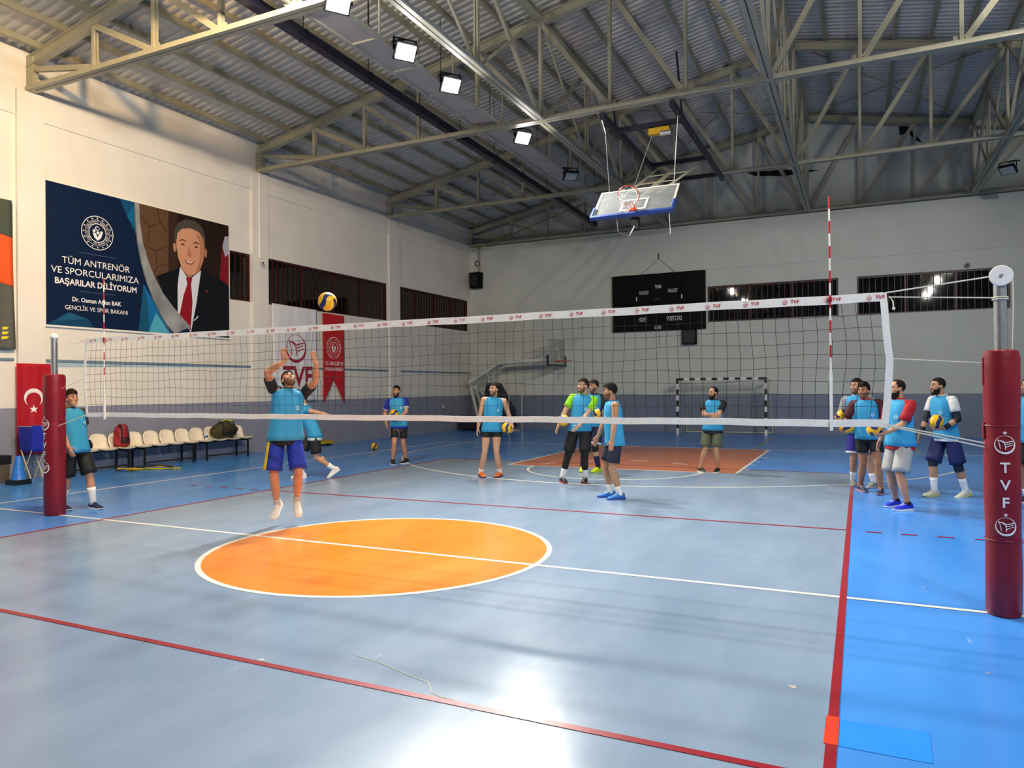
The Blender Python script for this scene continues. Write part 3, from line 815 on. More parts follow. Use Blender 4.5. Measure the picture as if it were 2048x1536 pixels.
# ================================================================== PORTABLE HOOP IN THE FAR CORNER
PY_ = 19.95
M_pgrey = mat('pale_grey_paint', '#C9CCC6', .45, var=.05)
t = thing('portable_hoop', 'wheeled basketball hoop folded down in the far left corner', 'basketball hoop', (-9.3,PY_,0))
B = lambda m, nm, mm, par=None, sm=False: m.build(nm, mm, par or t, sm, world=True)
B(MB().prism([(-10.1,.06),(-8.3,.06),(-8.3,.32),(-8.9,.46),(-10.1,.46)], frame((0,PY_+.55,0),(1,0,0),(0,0,1)), 1.1), 'base', M_navy)
for x in (-9.9, -8.6):
    for s in (-.45, .45): B(MB().lathe([(.02,-.03),(.06,-.03),(.06,.03),(.02,.03)], 12, (x,PY_+s,.06), 'y'), 'wheel', M_black)
for s in (-.22, .22):
    B(MB().bar((-9.35,PY_+s,.44), (-9.72,PY_+s,1.86), .07, .10), 'mast', M_pgrey)
    B(MB().bar((-9.82,PY_+s,1.90), (-8.45,PY_+s,2.70), .07, .13), 'lower_boom', M_pgrey)
    B(MB().bar((-9.78,PY_+s,2.02), (-9.05,PY_+s,2.52), .035, .035), 'boom_brace', M_pgrey)
    B(MB().bar((-9.66,PY_+s,1.84), (-8.75,PY_+s,1.25), .03, .03), 'boom_brace', M_pgrey)
    B(MB().bar((-8.5,PY_+s,2.70), (-6.10,PY_+s*.6,2.80), .06, .13), 'upper_boom', M_pgrey)
    B(MB().bar((-7.4,PY_+s,2.78), (-6.12,PY_+s*.8,3.40), .03, .03), 'boom_brace', M_pgrey)
    B(MB().bar((-8.95,PY_+s,2.42), (-8.85,PY_+s,1.9), .05, .05), 'strut', M_pgrey)
B(MB().prism([(-8.95,1.90),(-8.58,1.92),(-7.95,.85),(-7.90,.12),(-8.9,.12),(-9.2,.5)], frame((0,PY_+.3,0),(1,0,0),(0,0,1)), .6), 'mast_pad', mat('navy_pad', '#16203A', .55, var=.1))
for x, y in ((-7.92,PY_-.35), (-7.36,PY_-.35)): B(MB().tube([(x,y,0),(x,y,1.45)], .014, 6), 'support_rod', M_galv)
B(MB().box((-7.95,PY_-.5,.0), (-7.4,PY_-.2,.09)), 'foot_plate', M_galv)
hoop_board(t, frame((-6.02,PY_,3.12), (0,1,0), (0,0,1)), 1.8, 1.05, M_navy, net_on=False)

# ================================================================== HANDBALL GOAL
t = thing('handball_goal', 'black and white striped handball goal with white net at the far wall', 'goal', (.2,19.9,0))
GX0, GX1, GY = -1.31, 1.72, 19.9
gb = mat('goal_black', '#101012', .4); gw = mat('goal_white', '#E6E4DE', .4)
mev = {c: MB().box((-.04,-.04,0),(.04,.04,.2)).mesh('post_band', mm) for c, mm in ((0,gw),(1,gb))}
meh = {c: MB().box((0,-.04,-.04),(.2,.04,.04)).mesh('bar_band', mm) for c, mm in ((0,gw),(1,gb))}
for x in (GX0, GX1):
    for k in range(10): put('post_band', mev[k % 2], t, (x-.2, 0, k*.2))
nb = 15
for k in range(nb):
    o = put('bar_band', meh[(k+1) % 2], t, (GX0-.2+.04+k*(GX1-GX0-.08)/nb, 0, 1.96)); o.scale = ((GX1-GX0-.08)/nb/.2,1,1)
B = lambda m, nm, mm, par=None, sm=False: m.build(nm, mm, par or t, sm, world=True)
for x in (GX0, GX1): B(MB().tube([(x,GY+.04,1.95),(x+(.12 if x < 0 else .04),GY+.8,1.9),(x+(.12 if x < 0 else .1),GY+.95,.03),(x,GY+.04,.03)], .018, 6), 'net_support', M_cream)
B(MB().tube([(GX0+.12,GY+.95,.03),(GX1+.1,GY+.95,.03)], .02, 6), 'net_support', M_cream)
gm = MB(); npx = 30
for i in range(npx+1):
    x = GX0+.05+(GX1-GX0-.05)*i/npx; w = .03*math.sin(i*1.3)
    gm.tube([(x,GY+.02,1.93),(x+w*.5,GY+.5,1.80),(x+w,GY+.80,1.2),(x+w,GY+.92,.4),(x,GY+.95,.02)], .004, 3, caps=False)
for j in range(17):
    f = j/16; z = 1.93-1.9*f; y = GY+.3+.65*min(1, f*1.6)
    gm.tube([(GX0+.05+(GX1-GX0-.05)*i/12, y+.03*math.sin(i*2+j), z+.02*math.sin(i+j)) for i in range(13)], .004, 3, caps=False)
for x in (GX0, GX1):
    for j in range(9): gm.tube([(x,GY+.02,1.9-j*.22),(x+.08,GY+.85,1.85-j*.22)], .004, 3, caps=False)
stuff(B(gm, 'goal_net', mat('net_grey', '#B8B4A0', .8)))

# ================================================================== SCOREBOARD, SPEAKER, WALL FITTINGS
t = thing('scoreboard', 'large black wall scoreboard with white lettering on the far wall', 'scoreboard', (-2.23,YF-.02,3.83))
B = lambda m, nm, mm, par=None, sm=False: m.build(nm, mm, par or t, sm, world=True)
M_sb = mat('scoreboard_black', '#050609', .6, var=.2, scale=2, spec=.15)
SX = [-4.0, -3.25, -1.33, -.46]; SZ = [3.83, 4.86, 5.99]
for i in range(3):
    for j in range(2): B(MB().box((SX[i]+.006,YF-.17,SZ[j]+.006), (SX[i+1]-.006,YF-.035,SZ[j+1]-.006)), 'panel', M_sb)
B(MB().box((-4.0,YF-.035,3.83), (-.46,YF,5.99)), 'back_plate', M_black)
fs = lambda x, z: frame((x,YF-.172,z), (1,0,0), (0,0,1))
for s, x, z, h in (('TIME',-2.2,5.42,.15),('FAUL/SET',-2.74,5.22,.15),('FAUL/SET',-1.64,5.24,.15),('HOME',-2.8,4.18,.19),('VISITORS',-1.60,4.18,.19),('SCORE',-2.22,3.88,.14)):
    B(lettering(MB(), s, h*1.25, fs(x,z), 0, bold=.012, width={'FAUL/SET':.36,'TIME':.26,'HOME':.30,'VISITORS':.58,'SCORE':.26}[s]), 'lettering', mat('dim_white', '#D6D6D2', .6))
for x in (-3.05, -1.33): B(MB().box((x,YF-.178,4.98), (x+.04,YF-.17,5.14)), 'digit', mat('dim_white', '#D6D6D2', .6))
B(MB().box((-2.33,YF-.178,5.0), (-2.2,YF-.17,5.03)), 'lamp', mat('dim_blue', '#1E5A9C', .5)); B(MB().box((-2.18,YF-.178,5.0), (-2.1,YF-.17,5.03)), 'lamp', mat('dim_red', '#7E1A22', .5))
B(MB().tube([(-2.9,YF-.06,5.99),(-2.2,YF-.05,6.55),(-1.6,YF-.06,6.02)], .008, 5), 'hanging_wire', M_black); B(MB().tube([(-2.2,YF-.05,6.55),(-2.2,YF-.05,6.75)], .02, 6), 'hook', M_black)
B(MB().tube([(-2.2,YF-.05,3.83),(-2.2,YF-.05,3.3)], .006, 5), 'hanging_wire', M_black)
t = thing('wall_speaker', 'small black box speaker below the right half of the scoreboard', 'speaker', (-1.05,YF,3.27))
MB().box((-1.31,YF-.22,3.27), (-.79,YF,3.82)).build('cabinet', M_sb, t, world=True); MB().box((-1.27,YF-.235,3.31), (-.83,YF-.22,3.78)).build('grille', M_black, t, world=True)
t = thing('corner_speaker', 'black loudspeaker hanging in the far left corner', 'speaker', (-9.95,20.6,5.93))
MB().prism([(-.22,0),(.22,0),(.25,.66),(-.25,.66)], frame((-9.95,20.9,5.93),(1,0,0),(0,0,1)), .32).build('cabinet', M_sb, t, world=True)
MB().box((-10.12,20.562,6.0), (-9.78,20.58,6.5)).build('grille', M_black, t, world=True)
for x in (-9.85, -9.78): MB().tube([(x,20.75,6.58),(x,20.75,7.74)], .012, 5).build('hanging_rod', M_galv, t, world=True)
def cctv(loc, d, label):
    t = thing('security_camera', label, 'camera', loc)
    MB().tube([(0,0,0), Vector(d)*.14], .045, 12).build('housing', M_wprint, t, 30); MB().tube([Vector(d)*.14, Vector(d)*.15], .03, 10).build('lens', M_black, t)
    MB().tube([(-.1,0,.06),(0,0,0)] if abs(d[1]) < .9 else [(0,.1,.06),(0,0,0)], .015, 6).build('mount', M_wprint, t)
    return t
cctv((XL+.18,8.75,5.25), (.7,-.6,-.35), 'white security camera on the left wall pilaster')
MB().tube([(XL+.09,8.74,5.35),(XL+.09,8.74,7.7)], .025, 6).build('conduit', M_wall, wall_left)
t = thing('ring_fitting', 'small round dark ring fitting above the corner speaker', 'fitting', (-9.98,YF-.05,7.0)); MB().tube([(.10*math.cos(a),0,.10*math.sin(a)) for a in [2*PI*k/18 for k in range(18)]], .02, 6, closed=True).build('ring', M_black, t)
t = thing('smoke_detector', 'small round detector above the right far window', 'detector', (7.78,YF-.04,5.50)); MB().lathe([(.02,-.05),(.07,-.045),(.085,-.02),(.085,.04)], 16, (0,0,0), 'y').build('body', mat('detector_grey', '#8A857A', .5), t, 30); MB().lathe([(.01,-.056),(.035,-.05)], 12, (0,0,0), 'y').build('lens', M_black, t)

# ================================================================== POSTER, BANNERS, FLAG
def words(body, size, mtx, **k):
    """one mesh per word of a line of lettering"""
    vs, fs = text_mb(body, size, **k)
    spans = sorted((min(vs[i].x for i in f), max(vs[i].x for i in f), f) for f in fs)
    gs = []; end = None
    for a, b, f in spans:
        if end is None or a > end+size*.11: gs.append([]); end = b
        gs[-1].append(f); end = max(end, b)
    out = []
    for g in gs:
        ids = sorted({i for f in g for i in f}); mp = {i: n for n, i in enumerate(ids)}
        out.append(MB().add([mtx @ Vector((vs[i].x, vs[i].y, 0)) for i in ids], [tuple(mp[i] for i in f) for f in g]))
    return out
def wall_frame(x): return frame((x,0,0), (0,1,0), (0,0,1))       # 2-D (y, z) on the left wall, normal +X
t = thing('wall_poster', 'big navy poster with emblem, white lettering and suited man portrait on the left wall', 'poster', (XL,5.28,3.08))
PX = XL+.05
def lay(nm, poly, col, k, par=t, rough=.35, d=.0012): return MB().prism(poly, wall_frame(PX+.0015*k), d).build(nm, mat('print_'+col, col, rough), par, world=True)
MB().box((XL,2.86,3.05), (PX,7.70,6.07)).build('backing', mat('poster_edge', '#E9E6DE', .5), t, world=True)
lay('print_ground', rect(2.89,3.09,7.67,6.04), '#071B3C', 0)
OUT = [(4.90,6.04),(4.92,5.57),(4.97,5.14),(5.07,4.66),(5.21,4.23),(5.39,3.84),(5.61,3.47),(5.88,3.09)]
INN = [(5.03,6.04),(5.04,5.6),(5.11,5.17),(5.25,4.75),(5.43,4.39),(5.65,4.03),(6.0,3.64),(6.52,3.09)]
lay('print_facet', [(4.89,6.04),(4.55,6.04),(4.72,5.68),(4.95,5.3)], '#0C4A74', 1)
lay('print_facet', [(4.72,5.68),(4.90,6.0),(4.93,5.45)], '#116390', 2)
lay('print_facet', [(5.13,4.2),(5.0,3.09),(5.88,3.09),(5.45,3.75)], '#1268A6', 1)
lay('print_facet', [(5.13,4.2),(5.0,3.09),(5.28,3.09),(5.25,3.7)], '#12506F', 2)
lay('print_facet', [(5.46,3.56),(5.26,3.09),(5.84,3.09)], '#4FA6BE', 3)
lay('print_facet', [(2.89,3.09),(3.36,3.38),(3.80,3.26),(3.92,3.09)], '#0F4263', 1)
lay('print_facet', [(3.36,3.38),(3.10,3.18),(3.78,3.27)], '#1B5878', 2)
PHOTO = INN+[(7.67,3.09),(7.67,6.04)]
lay('print_photo_ground', PHOTO, '#231610', 1)
lay('print_photo_wall', [(5.03,6.04),(5.82,6.04),(5.81,4.5),(5.6,4.12),(5.25,4.75),(5.11,5.17),(5.04,5.6)], '#5E4430', 2)
lay('print_photo_door', [(5.82,6.04),(6.08,6.04),(6.08,4.7),(5.81,4.5)], '#38241A', 2)
for a in ([(5.06,5.75),(5.3,5.55),(5.25,5.2)], [(5.3,5.55),(5.6,5.7),(5.8,5.5)], [(5.6,5.7),(5.5,6.03)], [(5.12,5.12),(5.45,5.0),(5.8,5.2)], [(5.45,5.0),(5.5,4.65),(5.8,4.75)], [(5.5,4.65),(5.4,4.45)]):
    MB().stroke(a, .025, wall_frame(PX+.0045), .0012).build('print_pattern', mat('print_pat', '#3E2A1B', .4), t, world=True)
lay('print_photo_flag', [(7.67,5.75),(7.52,5.72),(7.44,5.4),(7.36,4.6),(7.67,4.45)], '#7B1420', 2)
lay('print_photo_flag_white', [(7.67,5.75),(7.54,5.74),(7.46,5.45),(7.55,5.2),(7.67,5.3)], '#A9A9B8', 3)
lay('print_suit', [(5.47,4.42),(6.10,4.70),(6.80,4.77),(7.40,4.58),(7.67,4.42),(7.67,3.09),(6.52,3.09),(6.0,3.64),(5.65,4.03)], '#0B0D14', 3)
lay('print_shirt', [(6.14,4.74),(6.07,4.31),(6.06,3.58),(6.45,3.16),(6.62,3.9),(6.77,4.74),(6.4,4.45)], '#D9DCE6', 4)
lay('print_tie', [(6.31,4.50),(6.50,4.50),(6.46,4.36),(6.50,3.92),(6.44,3.20),(6.11,3.53),(6.24,4.06),(6.35,4.34)], '#8E1022', 5)
lay('print_neck', [(6.16,4.85),(6.16,4.70),(6.40,4.50),(6.72,4.70),(6.74,4.9)], '#B4785C', 5)
def ell(cx, cy, rx, ry, n=28, rot=0): return [(cx+rx*math.cos(2*PI*k/n)*math.cos(rot)-ry*math.sin(2*PI*k/n)*math.sin(rot), cy+rx*math.cos(2*PI*k/n)*math.sin(rot)+ry*math.sin(2*PI*k/n)*math.cos(rot)) for k in range(n)]
lay('print_hair', [(5.98,5.30),(5.99,5.62),(6.10,5.80),(6.30,5.93),(6.58,5.95),(6.80,5.84),(6.90,5.62),(6.91,5.30),(6.8,5.2),(6.1,5.2)], '#4A4540', 6)
lay('print_ear', ell(5.99,5.20,.05,.12), '#B87E62', 6); lay('print_ear', ell(6.91,5.20,.05,.12), '#A26C54', 6)
lay('print_face', [(6.03,5.30),(6.07,5.55),(6.2,5.68),(6.45,5.74),(6.7,5.69),(6.84,5.55),(6.88,5.28),(6.84,5.0),(6.74,4.76),(6.56,4.60),(6.38,4.58),(6.2,4.70),(6.08,4.96)], '#CF9676', 7)
lay('print_face_side', [(6.62,5.66),(6.84,5.55),(6.88,5.28),(6.84,5.0),(6.74,4.76),(6.58,4.61),(6.72,5.0),(6.74,5.35)], '#B37B5E', 8)
for cx in (6.22, 6.62):
    lay('print_eye', ell(cx,5.30,.055,.020), '#2B1D18', 9); lay('print_brow', [(cx-.09,5.385),(cx-.02,5.43),(cx+.09,5.40),(cx+.09,5.375),(cx-.02,5.40),(cx-.09,5.36)], '#3A2D26', 9)
lay('print_nose', [(6.40,5.28),(6.35,5.06),(6.41,5.02),(6.49,5.04),(6.46,5.12)], '#AF7455', 9)
lay('print_mouth', [(6.26,4.94),(6.42,4.885),(6.58,4.94),(6.50,4.85),(6.42,4.83),(6.33,4.85)], '#8A4238', 9); lay('print_teeth', [(6.30,4.925),(6.42,4.885),(6.54,4.925),(6.48,4.875),(6.42,4.862),(6.36,4.875)], '#E9E2DA', 10)
lay('print_pocket', [(6.53,3.46),(6.66,3.585),(6.68,3.56),(6.56,3.45)], '#C9CCD4', 4); lay('print_pin', rect(6.92,4.20,6.97,4.26), '#A01828', 4)
sil = MB(); n = len(OUT)
fmS = wall_frame(PX+.012)
sil.stroke([((a[0]+c[0])/2, (a[1]+c[1])/2) for a, c in zip(OUT, INN)], [.12,.13,.15,.20,.26,.33,.44,.62], fmS, .002)
sil.v = [(x,y,max(3.09,min(6.04,z))) for x, y, z in sil.v]
sil.build('silver_arc', mat('print_silver', '#B9BBBD', .25, metal=.5, var=.35, scale=2.2), t, world=True)
MB().stroke(OUT, .03, wall_frame(PX+.0145), .001).build('arc_edge', mat('print_grey', '#5C6066', .3), t, world=True)
wf_ = wall_frame(PX+.006)
ministry_emblem(MB(), (4.01,5.16), .37, wf_, .0012).build('emblem', M_wprint, t, world=True)
for s, y, z, h, w_, bo in (('TÜM ANTRENÖR',4.0,4.40,.20,1.56,0), ('VE SPORCULARIMIZA',4.0,4.18,.20,2.02,0), ('BAŞARILAR DİLİYORUM',4.01,3.96,.18,1.88,.02), ('Dr. Osman Aşkın BAK',4.0,3.62,.13,1.13,.02), ('GENÇLİK VE SPOR BAKANI',4.0,3.44,.13,1.44,0)):
    for wm in words(s, h, wall_frame(PX+.007) @ Matrix.Translation((y,z,0)), bold=bo, width=w_): wm.build('lettering', M_wprint, t, world=True)
for z in (4.67, 3.845): MB().box((PX+.006,3.59,z), (PX+.0075,4.42,z+.008)).build('rule', mat('print_dimrule', '#5A7088', .4), t, world=True)

def cloth(name, label, cat, outline, x0, amp, freq, m, group=None, nu=26, nv=30):
    """hanging cloth on the left wall: outline(v) -> (y0,y1) per height fraction, gentle folds"""
    ys, zs = outline
    t = thing(name, label, cat, (x0, (ys[0]+ys[1])/2, zs[0]), group=group)
    def wave(y, z):
        f = (zs[1]-z)/(zs[1]-zs[0]); f = max(0, f)
        return amp*(.3+.7*f)*(math.sin(y*freq+z*1.1)+.6*math.sin(y*freq*2.3-z*1.9+1))*.5
    return t, wave
def sheet_on(t, nm, poly_fn, wave, x0, m, nu=26, nv=26, th=.004):
    """poly_fn(u,v)->(y,z) surface patch"""
    mb = MB(); g = []
    for side in (0, 1):
        for j in range(nv+1):
            for i in range(nu+1):
                y, z = poly_fn(i/nu, j/nv); g.append((x0+wave(y,z)+side*th, y, z))
    N = (nu+1)*(nv+1); fs = []
    q = lambda i, j, s: s*N+j*(nu+1)+i
    for j in range(nv):
        for i in range(nu):
            fs.append((q(i,j,1), q(i+1,j,1), q(i+1,j+1,1), q(i,j+1,1))); fs.append((q(i,j,0), q(i,j+1,0), q(i+1,j+1,0), q(i+1,j,0)))
    for i in range(nu): fs.append((q(i,0,0), q(i+1,0,0), q(i+1,0,1), q(i,0,1))); fs.append((q(i,nv,0), q(i,nv,1), q(i+1,nv,1), q(i+1,nv,0)))
    for j in range(nv): fs.append((q(0,j,0), q(0,j,1), q(0,j+1,1), q(0,j+1,0))); fs.append((q(nu,j,0), q(nu,j+1,0), q(nu,j+1,1), q(nu,j,1)))
    mb.add(g, fs); return mb.build(nm, m, t, 'all', world=True)
def drape(mb, wave, dx): mb.v = [(x+wave(y,z)+dx, y, z) for x, y, z in mb.v]; return mb
X0 = XL+.06
M_cw = mat('banner_white', '#E4E3E6', .75, var=.03, scale=4); M_cr = mat('pennant_red', '#C41A22', .6, var=.05, scale=4); M_dr = mat('banner_darkred', '#9E1D33', .6)
t, wv = cloth('federation_banner', 'white cloth banner with dark red ball emblem hung below the left window', 'banner', ((9.2,11.1),(1.35,4.16)), X0, .03, 7, M_cw)
sheet_on(t, 'cloth', lambda u, v: (9.20+.10*v*(1-u)+1.88*u+.04*v*u, 4.16-.02*u-2.76*v-.05*u*v*0), wv, X0, M_cw)
fw_ = wall_frame(X0+.006)
drape(fed_logo(MB(), (10.17,2.92), .42, fw_, .002), wv, 0).build('logo', M_dr, t, world=True)
drape(lettering(MB(), 'TVF', .80, wall_frame(X0+.025) @ Matrix.Translation((10.22,1.84,0)), 0, bold=.02, width=1.25), wv, 0).build('lettering', M_dr, t, world=True)
t, wv = cloth('red_pennant', 'red swallow-tailed pennant with round white emblem on the left wall', 'pennant', ((11.36,12.4),(1.25,4.07)), X0, .025, 6, M_cr)
sheet_on(t, 'cloth', lambda u, v: (11.36+1.03*u, 4.08-.02*u-v*(2.80-.75*(1-abs(2*u-1)))), wv, X0, M_cr)
drape(ministry_emblem(MB(), (11.87,3.02), .34, wall_frame(X0+.006), .002, False), wv, 0).build('emblem', M_wprint, t, world=True)
for s, z in (('T.C. GENÇLİK VE',2.48), ('SPOR BAKANLIĞI',2.30)): drape(lettering(MB(), s, .15, wall_frame(X0+.008) @ Matrix.Translation((11.88,z,0)), 0, bold=.02, width=.86), wv, 0).build('lettering', M_wprint, t, world=True)
X1 = XL+.10
t, wv = cloth('national_flag', 'red flag with white crescent and star hanging behind the left post', 'flag', ((2.27,2.95),(.46,2.28)), X1, .02, 14, M_cr)
M_fr = mat('flag_red', '#B00C1E', .5, var=.05)
sheet_on(t, 'cloth', lambda u, v: (2.27+.68*u, 2.28-1.82*v), wv, X1, M_fr)
wfx = wall_frame(X1+.006); cr = []
n = 30
for k in range(n+1): a = PI*.0+.62+(2*PI-1.24)*k/n; cr.append((a, .185))
poly = [(2.60+.185*math.cos(a-PI/2), 1.60+.185*math.sin(a-PI/2)) for a, _ in cr]
ai = [.78+(2*PI-1.56)*k/n for k in range(n, -1, -1)]
poly += [(2.60+.148*math.cos(a-PI/2), 1.60-.045+.148*math.sin(a-PI/2)) for a in ai]
drape(MB().prism(poly, wfx, .002), wv, 0).build('crescent', M_wprint, t, world=True)
drape(MB().prism(star_poly(2.60,1.37,.085), wfx, .002), wv, 0).build('star', M_wprint, t, world=True)
t, wv = cloth('green_orange_banner', 'green, orange and grey cloth banner at the left edge of the photo', 'banner', ((.4,2.26),(2.56,5.45)), X1, .04, 6, M_cr)
YE = lambda v: 2.20+.07*v
sheet_on(t, 'green_band', lambda u, v: (.4+(YE(v*.25)-.4)*u, 5.45-.55*v-.35*v*(u-.5)), wv, X1, mat('banner_green', '#3F4A3C', .7))
sheet_on(t, 'orange_band', lambda u, v: (.4+(YE(.2+v*.4)-.4)*u, 4.90-.35*(u-.5)-.95*v), wv, X1, mat('banner_orange', '#E0561C', .7))
sheet_on(t, 'grey_band', lambda u, v: (.4+(YE(.55+v*.45)-.4)*u, 3.95-.35*(u-.5)*(1-v)-1.40*v), wv, X1, mat('banner_grey', '#595852', .7, var=.1))
for k in range(3): drape(MB().prism([(1.6,2.68+.1*k),(2.1,2.75+.09*k),(2.14,2.80+.09*k),(1.6,2.76+.1*k)], wall_frame(X1+.008), .002), wv, 0).build('yellow_print', mat('banner_yellow', '#E6D21A', .6), t, world=True)

# ================================================================== BENCHES ALONG THE LEFT WALL
M_seat = mat('seat_plastic', '#EFE6D2', .4, var=.03); M_bf = mat('bench_frame', '#121214', .5)
def seat_shell():
    prof = [(.20,.0),(.215,-.012),(.17,.012),(.05,.0),(-.08,.005),(-.16,.03),(-.20,.10),(-.225,.22),(-.245,.32)]   # (forward, up)
    mb = MB(); rings = []
    for i, (f, z) in enumerate(prof):
        wd = [.19,.20,.205,.205,.20,.20,.205,.20,.15][i]
        row = []
        for k in range(9):
            s = -1+2*k/8
            row.append((f-.015*(s*s)*(-1 if i > 4 else 0)+(.03*s*s if i > 4 else 0), s*wd, z+.02*s*s*(1 if i < 5 else 0)-(.03*s*s if i == 8 else 0)))
        rings.append(row)
    n = 9; vs = [Vector(p) for r in rings for p in r]; N = len(vs)
    vs2 = [v+Vector((-.008 if j//n > 4 else 0, 0, -.012 if j//n <= 5 else 0)) for j, v in enumerate(vs)]
    fs = []
    m_ = len(rings)
    for i in range(m_-1):
        for k in range(n-1):
            a = i*n+k; fs += [(a, a+1, a+n+1, a+n), (N+a, N+a+n, N+a+n+1, N+a+1)]
    edge = [k for k in range(n)]+[i*n+n-1 for i in range(1, m_)]+[(m_-1)*n+k for k in range(n-2, -1, -1)]+[i*n for i in range(m_-2, 0, -1)]
    for a, c in zip(edge, edge[1:]+edge[:1]): fs.append((a, N+a, N+c, c))
    mb.add(vs+vs2, fs)
    return mb.mesh('seat', M_seat, 'all')
SEAT = seat_shell()
BX = -9.93
for bi, (y0, lab) in enumerate(((3.0,'row of white shell seats on black frame, nearest the left post'), (4.71,'middle row of four white shell seats on black frame'), (6.42,'far row of white shell seats on black frame, under the olive bag'))):
    t = thing('seat_bench', lab, 'bench', (BX, y0+.64, 0), group='white seat benches along the left wall')
    for k in range(4): put('seat', SEAT, t, (0, -.64+.43*k, .485))
    for x in (-.12, .12): MB().box((x-.02,-.86,.43),(x+.02,.86,.47)).build('beam', M_bf, t)
    for y in (-.66, .66):
        for x in (-.2, .2): MB().box((x-.018,y-.018,0),(x+.018,y+.018,.43)).build('leg', M_bf, t)
        MB().box((-.2,y-.018,.41),(.2,y+.018,.445)).build('leg_tie', M_bf, t)
    MB().box((.185,-.66,.10),(.215,.66,.13)).build('foot_bar', M_bf, t)
def lumpy(name, rings_fn, m, parent, nu=20, nv=12):
    mb = MB(); rg = []
    for j in range(nv+1):
        rg.append([rings_fn(2*PI*i/nu, j/nv) for i in range(nu)])
    return mb.loft(rg).build(name, m, parent, 'all')
def bag(label, loc, size, m, m2, strap, seed):
    t = thing('sports_bag', label, 'bag', loc)
    def fn(a, v):
        k = math.sin(PI*min(1, .12+.88*v))**.45 if v > .5 else (.55+.45*math.sin(PI*v))
        k = (math.sin(PI*(.08+.84*v)))**.5 if not strap == 'pack' else (1.0-.30*v*v if 0 < v < .99 else .35)
        if strap == 'pack': a2 = a; q = (abs(math.cos(a))**3.5+abs(math.sin(a))**3.5)**(-1/3.5); k *= q
        w = 1+.10*math.sin(3*a+seed)+.08*math.sin(5*a+v*7+seed)
        return Vector((size[0]/2*k*w*math.cos(a), size[1]/2*k*w*math.sin(a), size[2]*v*(1+.12*math.sin(2*a+seed)*v)))
    lumpy('body', fn, m, t)
    for s in (-.25, .25):
        MB().tube([(size[0]*.45, s*size[1], size[2]*.2), (size[0]*.52, s*size[1], size[2]*.6), (size[0]*.3, s*size[1]*.8, size[2]*1.02), (-size[0]*.1, s*size[1]*.7, size[2]*1.02)], .018, 6).build('strap', m2, t, 'all')
    if strap: lumpy('pocket', lambda a, v: Vector((size[0]*.42+.06*math.sin(PI*v)*math.cos(a), size[1]*.28*math.sin(PI*(.1+.8*v))*math.sin(a), size[2]*(.12+.4*v))), m2, t, 12, 6)
    return t
bag('dark red backpack leaning on a white seat', (BX-.02,4.30,.49), (.22,.32,.46), mat('bag_red', '#8E1420', .6, var=.25, scale=9, bump=.5, bscale=14), mat('bag_dark', '#2A1013', .6), 'pack', 1.0)
bag('olive and black duffel bag lying on the far seats', (BX,7.15,.49), (.34,.80,.42), mat('bag_olive', '#3B3413', .7, var=.3, scale=7, bump=.5, bscale=12), mat('bag_black', '#101010', .6), True, 2.0)
t = thing('yellow_bib', 'bright yellow bib lying on top of the olive duffel bag', 'bib', (BX,7.2,.90)); lumpy('cloth', lambda a, v: Vector((.12*math.sin(PI*(.05+.9*v))*math.cos(a)*(1+.3*math.sin(3*a)), .17*math.sin(PI*(.05+.9*v))*math.sin(a)*(1+.2*math.sin(4*a)), .06*v+.015*math.sin(4*a+5*v))), mat('bib_yellow', '#B7CF1B', .7), t, 18, 6)
bag('small black pouch on the seat beside the left man', (BX+.05,3.42,.50), (.22,.26,.19), mat('bag_black', '#101010', .6), mat('bag_black', '#101010', .6), False, 3.0)
t = thing('water_bottle', 'small clear bottle with blue label standing on a white seat', 'bottle', (BX-.03,6.60,.50)); MB().lathe([(.0,0),(.03,0),(.033,.02),(.033,.13),(.015,.165),(.013,.18)], 12).build('bottle', mat('pet', '#D8E2E8', .1), t, 40); MB().lathe([(.0335,.05),(.0342,.055),(.0342,.10),(.0335,.105)], 12).build('label_band', mat('label_blue', '#2454A4', .5), t); MB().lathe([(.0,.18),(.016,.18),(.016,.2),(.0,.2)], 10).build('cap', M_wprint, t)

# ================================================================== SMALL THINGS BY THE LEFT WALL
t = thing('sports_cone', 'blue plastic cone with black rubber base in front of the crescent flag', 'cone', (-9.5,1.86,0))
MB().box((-.15,-.15,0),(.15,.15,.09)).build('base', M_black, t)
MB().lathe([(.13,.09),(.12,.12),(.045,.52),(.03,.53),(.03,.5)], 20).build('cone_body', mat('cone_blue', '#2F7BD8', .35), t, 40)
for k in range(4): MB().box((.06+.0*k,-.05+.01*k,.18+.09*k),(.105-.012*k,-.03+.01*k,.2+.09*k)).build('slot', mat('slot_teal', '#2AA7B0', .4), t)
t = thing('ball_cart', 'blue canvas ball cart on thin legs beside the left post', 'cart', (-9.85,2.33,0))
rg = []
for z, k in ((.56,.80),(.60,.95),(.8,1.0),(1.03,1.06),(1.05,1.06)):
    rg.append([Vector((.20*k*sx, .14*k*sy, z+.015*math.sin(3*sx+2*sy))) for sx, sy in ((-1,-1),(0,-1.02),(1,-1),(1.03,0),(1,1),(0,1.02),(-1,1),(-1.03,0))])
MB().loft(rg).build('canvas', mat('canvas_blue', '#1B2AA6', .6, var=.1, scale=5, bump=.4, bscale=10), t)
for sy in (-1, 1):
    for sx in (-1, 1): MB().tube([(-.17*sx,.12*sy,.0),(.17*sx,.12*sy,.6)], .011, 6).build('leg', M_cream, t)
    MB().tube([(-.22,.15*sy,1.05),(.22,.15*sy,1.05)], .011, 6).build('top_rail', M_galv, t)
